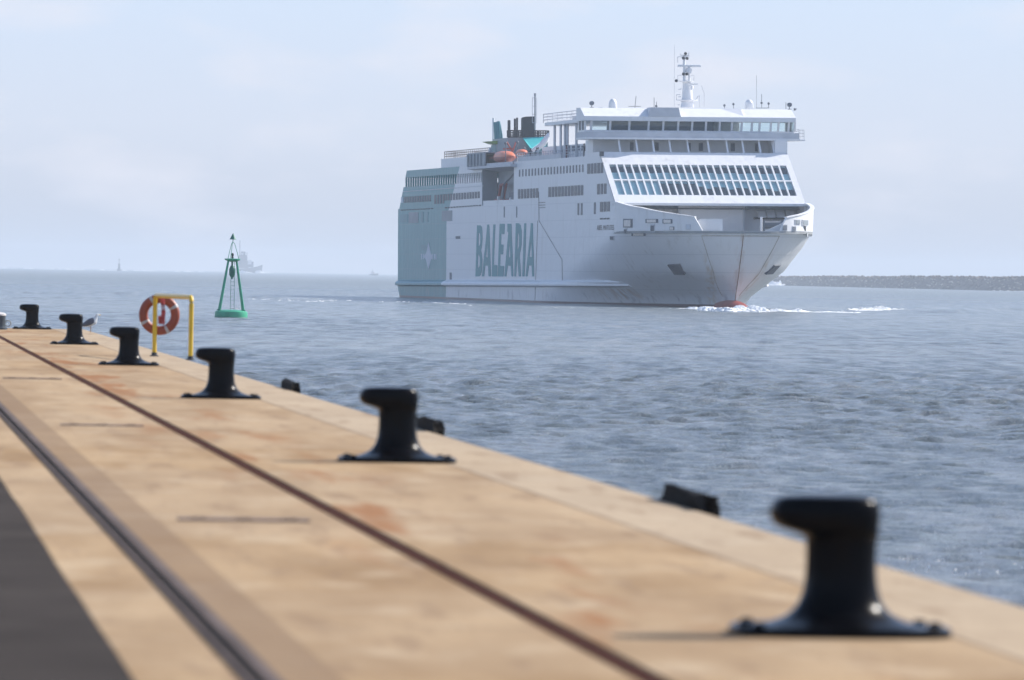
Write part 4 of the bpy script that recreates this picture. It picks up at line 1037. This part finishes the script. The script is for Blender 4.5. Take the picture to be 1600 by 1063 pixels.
# ---- raised platform aft of the bridge
pz = 25.5
MB().prism([(103.5, -9.5, pz), (106, -10, pz), (146, -10, pz), (146, 8, pz), (106, 8, pz), (103.5, 6, pz)], (0, 0, .45)).build('raised_platform', M_WHITE, ship)
mb = MB()
for x in (867, 876.5, 883, 887, 901): s = side(x, 205, -9.3).x; MB().box(s-.55, s+.55, -9.4, -9.25, zf+.02, pz-.01).build('platform_column', M_GREYL, ship)
for s in (108, 124, 140): MB().box(s-.5, s+.5, 6, 6.6, zf+.02, pz-.01).build('platform_column', M_GREYL, ship)
railing(MB(), [(104, 6), (104, -9.8), (145.5, -9.8)], pz+.46, 1.25, 3.2, .05).build('platform_railing', M_GREYL, ship)
a = side(894, 181, -9); MB().box(a.x-5, a.x+5, -8, -5, pz+.63, pz+1.2).build('locker', M_GREYL, ship)
# deck houses along the upper deck
MB().box(100, 146, -9.2, 9.2, zf, 22.55).build('upper_house', M_WHITE, ship)
for x0, x1, y0, y1 in ((864,865,235,240),(868.5,869.5,234.5,239.5),(874,875,234,239),(879,880,233.5,238.5),(883,884.5,229,238),(888,891,228,237),(894,899,228,236),(901,906,228,235),(909,915,228,236),(924.5,931,227,233),(932.5,937,227,233)):
    a, b_ = side(x0, y0, -9.2), side(x1, y1, -9.2)
    if b_.x < 146: MB().box(a.x, b_.x, -9.27, -9.15, b_.z, a.z).build('house_window', M_TANK, ship)
mb = MB(); mb.box(101.5, 133, -13.0, -12.9, zf+.003, zf+.62); mb.build('deck_bulwark', M_GREYL, ship)
mb = MB(); railing(mb, [(100.5,-12.9),(148,-12.9)], zf+.02, 1.15, 1.7, .045).build('deck_railing', M_GREYL, ship)
a = side(888, 205, -4)
MB().rings([[(115+x, 3.0*math.cos(q)-1, 22.6+1.2+r_*math.sin(q)) if False else (x, -2+r_*math.cos(q), 22.4+r_*.95*abs(math.sin(q))+h_) for q in [math.pi*j/12 for j in range(13)]] for x, r_, h_ in [(104,.9,-.2),(108,1.6,.1),(114,2.2,.4),(124,2.9,.5),(138,3.0,.7),(144,3.0,.7)]]).build('curved_canopy', M_DOME, ship, smooth=True)
# ---- funnel group, widths run athwart
SF = 78.0
def fx(pts, s, depth, name, m, par=None):
    return MB().prism([front(x, y, s) for x, y in pts], (-depth, 0, 0)).build(name, m, par or ship)
MB().box(60, 82, front(793, 230, 82).y, front(857, 230, 82).y, zf, front(800, 240, 82).z).build('funnel_base', M_GREYP, ship)
fx([(793,215.5),(818,214.2),(826,237),(793,240)], SF, 12, 'funnel_casing', M_GREYP)
fx([(818.2,214.2),(856,213.5),(856,240),(826.5,239)], SF, 12, 'funnel_casing', M_TEALP)
# sloping panel facing the sky, its brighter teal painting the casing's sunlit part
a_, b_, c_, d_, e_ = [front(x, y, SF+.4) for x, y in ((817,215.5),(854,213.5),(846,228),(831,237),(822,232))]
for q in (c_, d_, e_): q.x += 3.5
MB().prism([a_, b_, c_, d_, e_], (.0, 0, -.15)).build('sunlit_casing_panel', M_TEALLIT, ship)
MB().rings([[front(x, y, SF+5) + Vector((r_*math.cos(q), 0, r_*math.sin(q))) for q in [2*math.pi*j/10 for j in range(10)]] for x, y, r_ in ((829,237.5,.35),(842,230,.5),(852,220,.75),(857,213.5,.6))]).build('water_slide', M_DOME, ship, smooth=True)
def pipe(x0, x1, y0, y1, name, m, s=72, n=16):
    a, b_ = front(x0, y0, s), front(x1, y1, s); r_ = (b_.y-a.y)/2; c = (a.y+b_.y)/2
    return MB().lathe([(r_, 0), (r_, a.z-b_.z-.12), (r_*.93, a.z-b_.z)], (s, c, b_.z), n).build(name, m, ship, smooth=True)
pipe(793, 797.6, 188, 216, 'exhaust_pipe', M_BLACK); pipe(802.8, 806, 185.5, 214, 'exhaust_pipe', M_BLACK); pipe(806.4, 809.5, 184, 214, 'exhaust_pipe', M_BLACK)
fx([(815.7,185),(818,183.3),(823,182.3),(835.8,182),(835.8,214.5),(815.7,214.5)], 73, .8, 'smoke_stack', M_BLACK)
mb = MB()
for y in (204.3, 207.7, 211.2, 214): a, b_ = front(793, y, SF+.1), front(857, y, SF+.1); mb.box(SF, SF+.12, a.y, b_.y, a.z-.10, a.z+.10)
for i in range(17):
    x = 794+i*3.9; a, b_ = front(x, 204, SF+.2), front(x, 214.5, SF+.2); hw = .07 if i % 4 else .2
    mb.box(SF+.13, SF+.2, a.y-hw, a.y+hw, b_.z, a.z)
mb.build('funnel_railing', M_BLACK, ship)
ml = empty('lattice_mast'); ml.parent = ship
mb = MB(); lz = [front(x, y, 76) for x, y in ((831.8,192),(831.8,153),(838.5,153),(838.5,192))]
for a, b_ in ((0,1),(1,2),(2,3),(3,0)): mb.tube([lz[a], lz[b_]], .04, 5)
for k in (1, 2): u = k/3; mb.tube([lz[1].lerp(lz[0], u), lz[2].lerp(lz[3], u)], .04, 5)
mb.build('frame', M_GREYL, ml)
mb = MB(); mb.tube([front(836, 205, 76), front(836, 150, 76)], .12, 6); mb.tube([front(836,150,76), front(836,146,76)], .18, 6); mb.build('pole', M_GREYP, ml)
mb = MB()
for k in range(20): mb.tube([front(834.6, 154+2.4*k, 76.2), front(836.6, 154+2.4*k, 76.2)], .035, 4)
mb.build('rungs', M_GREYP, ml)
mb = MB(); mb.tube([front(771, 240, 62), front(771.2, 200, 62), front(771, 184.5, 62)], .20, 8, r1=.17).build('white_mast', M_DOME, ship, smooth=True)
MTP = mat('teal_pipe', (.06,.24,.29), .45, var=.2, scale=.5)
for pts, r_ in (([(776.5,240),(776.3,222),(774.5,191)], .36), ([(780,240),(780,222),(778.5,190)], .30), ([(784.5,221),(784,212),(781,194),(778,189.5)], .14)):
    MB().tube([front(x, y, 66) for x, y in pts], r_, 10).build('teal_pipe', MTP, ship, smooth=True)
fx([(762.5,221),(786,220.3),(790,224),(787,226.5),(774,225)], 70, 5, 'green_fin', M_GREENY)
fx([(775,226.4),(790,226.7),(792,240),(775,240)], 69, 4, 'fin_base', M_TEALP)
fx([(764,240),(765.5,231),(767.5,232),(770,240)], 70, .8, 'vent_cowl', M_GREYL)
mb = MB()
for pts in ([(792,222),(801,237)],[(806,222),(801,237)],[(786,233),(801,232)]): mb.tube([front(x, y, 90) for x, y in pts], .13, 6)
mb.build('boat_davit', M_REDD, ship)
for x, y in ((790,224),(808.5,222.5),(819,232),(811,239),(838,237)):
    p = front(x, y, 92); MB().ball(p, .22, 8, 6).tube([p, (p.x, p.y, zf)], .07, 5).build('deck_floodlight', M_TANK, ship)

# ---- lifeboats in the recess: lifted off on their own
def make_lifeboat(L=9.0):
    t = empty('lifeboat'); rr = []; cc = []
    for i in range(15):
        u = -1+2*i/14; k = max(.03, (1-abs(u)**2.6))
        rr.append([(u*L/2, 1.35*k**.6*math.cos(q)*.98, -.75*k**.5*abs(math.sin(q))**.8+.10*u*u) for q in [math.pi*j/12 for j in range(13)]])
        cc.append([(u*L/2*.97, 1.30*k**.6*math.cos(q), .02+.10*u*u+.95*k**.7*abs(math.sin(q))**.7*(1 if u < .5 else .8)) for q in [math.pi*j/12 for j in range(13)]])
    MB().rings(rr).build('hull', mat('lifeboat_hull', (.45,.12,.09), .5, var=.15, scale=.8), t, smooth=True); MB().rings(cc).build('canopy', M_ORANGE, t, smooth=True)
    MB().box(-L/2, L/2, 1.30, 1.38, -.06, .06).box(-L/2*.9, L/2*.9, -1.38, -1.30, -.06, .06).build('fender_strip', M_REDD, t)
    return t
lb1 = make_lifeboat(); p = side(788, 246.5, -12.2)
lb1.matrix_world = SHIP_M @ Matrix.Translation(p) @ Matrix.Scale(1.35, 4, (1,0,0)) @ Matrix.Scale(.9, 4, (0,1,0)) ; tag(lb1, 'orange covered lifeboat slung beside the grey screen of the ferry', 'lifeboat', 'lifeboats on the ferry')
lb2 = copy_tree(lb1); p = side(815, 239.2, -11.6); lb2.matrix_world = SHIP_M @ Matrix.Translation(p) @ Matrix.Scale(.55, 4)
tag(lb2, 'small orange rescue boat on the ferry deck forward of the big lifeboat', 'lifeboat', 'lifeboats on the ferry')

# ---- people at the deck rail (a few pixels each)
M_SKIN = mat('skin', (.45, .28, .20), .6)
def person(px, py, t, col, label):
    p = side(px, py, t); P = SHIP_M @ Vector((p.x, t, zf+.03))
    root = empty('person', P, rnd.uniform(0, 6)); root['label'] = label; root['category'] = 'person'; root['group'] = 'passengers at the ferry rail'
    vs = [(0,0,.92),(0,0,1.15),(0,0,1.40),(0,0,1.52),(0,.0,1.66),(0,.11,.88),(0,.12,.48),(0,.12,.06),(.1,.12,.03),(0,-.11,.88),(.04,-.12,.48),(0,-.12,.06),(.1,-.12,.03),(0,.2,1.38),(.03,.25,1.12),(.2,.2,1.02),(0,-.2,1.38),(.03,-.25,1.12),(.2,-.2,1.02)]
    es = [(0,1),(1,2),(2,3),(3,4),(0,5),(5,6),(6,7),(7,8),(0,9),(9,10),(10,11),(11,12),(2,13),(13,14),(14,15),(2,16),(16,17),(17,18)]
    rs = [.15,.14,.16,.06,.10,.10,.07,.05,.04,.10,.07,.05,.04,.06,.045,.035,.06,.045,.035]
    me = bpy.data.meshes.new('body'); me.from_pydata(vs, es, []); o = bpy.data.objects.new('body', me); sc.collection.objects.link(o); o.parent = root
    o.modifiers.new('skin', 'SKIN'); o.modifiers.new('sub', 'SUBSURF')
    for i, r_ in enumerate(rs): me.skin_vertices[0].data[i].radius = (r_, r_)
    me.skin_vertices[0].data[0].use_root = True
    me.materials.append(mat('clothes', col, .8))
    MB().ball((-.015,0,1.70), .115, 10, 7).build('hair', mat('hair', (.03,.02,.02), .8), root, smooth=True)
    MB().ball((.035,0,1.665), .105, 10, 7, (.9,.85,1.1)).build('face', M_SKIN, root, smooth=True)
for a in [(829,238,-12.3,(.05,.04,.06),'passenger in dark clothes at the ferry rail nearest the orange rescue boat'), (838.5,238,-12.3,(.04,.06,.10),'passenger in dark blue at the rail below the lattice mast'), (840.5,239,-12.4,(.7,.7,.7),'passenger in white at the rail below the lattice mast'),
    (885,233,-12.2,(.16,.06,.07),'passenger in maroon standing by the deck house windows'), (912.5,232,-12.2,(.04,.04,.05),'passenger in black at the rail closest to the bridge wing')]: person(*a)

# ================================================================ FAR THINGS
M_ROCK = mat('breakwater_rock', (.115, .095, .095), .9, col2=(.035, .032, .036), scale=.55, bump=.5, bscale=2)
M_SCRUB = mat('scrub', (.17, .10, .06), .9, col2=(.055, .045, .03), scale=.12)
A = ground(1150, 444.8, 0); B = ground(1600, 455.6, 0); Dv = (B-A); Ls = Dv.length; Dv.normalize(); Nv = Vector((-Dv.y, Dv.x, 0)); Nv = Nv if Nv.y > 0 else -Nv
mb = MB(); nu = 900; vsx = []; nr = 15; r = random.Random(5)
hts = []
for i in range(nu+1):
    u = -150 + i*(Ls+700)/nu; fr = u/Ls
    hp_ = 5.2 + 2.2*max(0, min(1.3, fr)) + .7*mnoise.noise(Vector((u*.012, 3, 0))) + .4*mnoise.noise(Vector((u*.06, 7, 0)))
    hts.append((u, hp_))
    for j in range(nr+1):
        v = j/nr; z = -.5 + (hp_+.5)*min(1, (v*1.5))**.8; dep = v*17
        jit = 1.0 if j not in (0,) else .2
        P = A + Dv*(u+r.uniform(-.5,.5)) + Nv*(dep+r.uniform(-.5,.5)*jit); vsx.append((P.x, P.y, z+r.uniform(-.5,.55)*jit))
mb.add(vsx, [(i*(nr+1)+j, (i+1)*(nr+1)+j, (i+1)*(nr+1)+j+1, i*(nr+1)+j+1) for i in range(nu) for j in range(nr)])
P0, P1 = A+Dv*(-150), A+Dv*(Ls+550)
o = mb.build('rocky_shore', M_ROCK); tag(o, kind='structure')
mb = MB()      # pale boulders scattered over the bank
for k in range(420):
    i = r.randrange(nu); u, hp_ = hts[i]; v = r.random(); z = hp_*min(1, v*1.5)**.8; c = A+Dv*u+Nv*(v*17-1.2); s_ = r.uniform(.25, .6)
    mb.ball((c.x, c.y, z+.1), s_, 5, 3, (1.4, 1, .8))
o = mb.build('pale_boulders', mat('pale_rock', (.42,.41,.39), .9, var=.4, scale=.6)); tag(o, 'pale boulders scattered over the dark rock bank', 'boulders', kind='stuff')
mb = MB()
for k in range(15000):
    i = r.randrange(nu); u, hp_ = hts[i]
    if mnoise.noise(Vector((u*.02, 11, 0))) < -.25 and r.random() < .8: continue
    c = A+Dv*u+Nv*r.uniform(9, 22); z = hp_+r.uniform(-1.6, 1.0+.9*max(0, mnoise.noise(Vector((u*.03, 1, 0))))); s_ = r.uniform(.35, .85)
    a = Vector((r.gauss(0,1), r.gauss(0,1), r.gauss(0,1))).normalized()*s_; b_ = Vector((r.gauss(0,1), r.gauss(0,1), r.gauss(0,1))).normalized()*s_
    mb.add([Vector((c.x,c.y,z))+a, Vector((c.x,c.y,z))+b_, Vector((c.x,c.y,z))-a, Vector((c.x,c.y,z))-b_], [(0,1,2,3)])
o = mb.build('shore_scrub', M_SCRUB); tag(o, 'brown scrub growing along the top of the rocky bank', 'scrub', kind='stuff')
# hill line beyond, right
mb = MB(); rr = []
for i in range(241):
    u = i/240; x = 1470+u*500; c = at_depth(x, 455, 6200); h_ = 10.5*min(1, u*3)**.6+1.6*mnoise.noise(Vector((i*.21, 0, 5)))+.8*mnoise.noise(Vector((i*.9, 2, 5)))+2.2*u
    rr.append([(c.x, 6200, -1), (c.x, 6215, h_*.7), (c.x, 6235, h_), (c.x, 6400, h_*.9)])
mb.rings(rr).build('wooded_ridge', M_SCRUB); tag(bpy.data.objects['wooded_ridge'], kind='structure')
foam('shore_surf', [ground(1200, 445.6), ground(1400, 450.4), ground(1600, 455.6)], 'white surf breaking at the foot of the rocky bank', lambda u: .35+.35*max(0, math.sin(u*37)), 6, .9, 8, .7)
foam('surf_splash', [ground(1205, 446.2), ground(1214, 446.4)], 'white splash against the rocks beside the ferry bow', lambda u: 3.0*math.sin(math.pi*max(0, min(1, u))), 5, 14, 9, 1.1)
foam('horizon_breakers', [at_depth(-20, 422, 8500)*1, at_depth(150, 424, 8500), at_depth(330, 428, 8500)], 'thin white breakers along the far horizon', lambda u: 1.5, 12, .25, 10, 2.2)
for o in bpy.data.objects:
    if o.name == 'horizon_breakers': pass

M_NAVY = mat('warship_grey', (.10, .12, .15), .6, var=.2, scale=.05); M_FARW = mat('far_white', (.8, .74, .72), .6)
def sprite_frame(x, Y): 
    b_ = at_depth(x, 424, Y); return Vector((b_.x, Y, 0)), Y/f_px
p, k = sprite_frame(385, 8800); war = empty('warship', p); tag(war, 'hazy grey warship with tall mast on the horizon behind the green buoy', 'warship')
def xr(px): return (px-385)*k
mb = MB(); rr = []
for x, b_, h_ in [(366,2.8,6),(372,4,6),(385,5,6.5),(395,4.5,8),(403,2.6,10),(409,.3,12)]:
    rr.append([(xr(x)+0, -b_, -1), (xr(x), b_, -1), (xr(x)+1, b_*1.1, h_), (xr(x)+1, -b_*1.1, h_)])
mb.rings(rr).build('hull', M_NAVY, war)
MB().box(xr(371), xr(388), -3.5, 3.5, 6.6, 17).box(xr(373), xr(386), -3, 3, 17.01, 25).box(xr(376), xr(383), -2, 2, 25.01, 30).box(xr(388.2), xr(396), -3, 3, 8, 16).build('superstructure', M_NAVY, war)
MB().box(xr(376.5), xr(380.5), -3.4, -3.05, 25.5, 28).build('pale_panel', M_FARW, war); MB().box(xr(387), xr(393), -3.6, -3.02, 12, 18).build('pale_panel', M_FARW, war)
MB().tube([(xr(374), 0, 25), (xr(374), 0, 46)], .7, 6).tube([(xr(384.5), 0, 17), (xr(385.5), 0, 29)], .5, 6).build('mast', M_NAVY, war)
foam('warship_foam', [p+Vector((xr(400), -8, 0)), p+Vector((xr(423), -8, 0))], 'white bow wave of the grey warship on the horizon', lambda u: 5*(1-u), 3, 3, 12, 2.0)
foam('warship_wash', [p+Vector((xr(376), -9, 0)), p+Vector((xr(390), -9, 0))], 'white wash along the side of the distant warship', lambda u: 3, 3, 2, 13, 1.5)
p, k = sprite_frame(583.5, 8000); pb = empty('pilot_boat', p); tag(pb, 'tiny white and pink motor boat on the horizon beside the ferry stern', 'boat')
MB().rings([[(x*.95, -b_, -.5), (x*.95, b_, -.5), (x, b_, h_), (x, -b_, h_)] for x, b_, h_ in [(-5.5,1.4,1.8),(0,1.7,2.0),(4,1.3,2.6),(6.5,.1,3.2)]]).build('hull', M_NAVY, pb)
MB().prism([(-3.5,-1.3,2.1),(2.0,-1.3,2.2),(1.0,-1.3,4.8),(-3.0,-1.3,4.8)], (0,2.6,0)).build('cabin', M_FARW, pb); MB().tube([(-1,0,4.8),(-1,0,8)], .25, 6).build('mast', M_NAVY, pb)
p, k = sprite_frame(186, 8000); bc = empty('channel_beacon', p); tag(bc, 'faint slender beacon tower standing on the horizon beyond the bollards', 'beacon')
MB().lathe([(3,-1),(3,2),(1.6,2.5),(1.3,9),(.9,9.5)], n=8).build('tower', M_NAVY, bc); MB().tube([(0,0,9.5),(0,0,15)], .35, 6).ball((0,0,14.5), 1.0, 8, 6).build('lantern', M_NAVY, bc)

# ================================================================ HAZE
mb = MB(); mb.box(-3200, 3200, -160, 14200, -6, 52)
o = mb.build('haze'); tag(o, kind='stuff'); o['label'] = 'pale sea haze thickening towards the horizon'; o['category'] = 'haze'
m = bpy.data.materials.new('haze_air'); m.use_nodes = True; n = m.node_tree; n.nodes.remove(n.nodes['Principled BSDF'])
pv = N(n, 'ShaderNodeVolumePrincipled'); pv.inputs['Color'].default_value = (.70, .78, .88, 1); pv.inputs['Density'].default_value = .00013; pv.inputs['Anisotropy'].default_value = .1
n.links.new(pv.outputs[0], n.nodes['Material Output'].inputs['Volume']); o.data.materials.append(m)
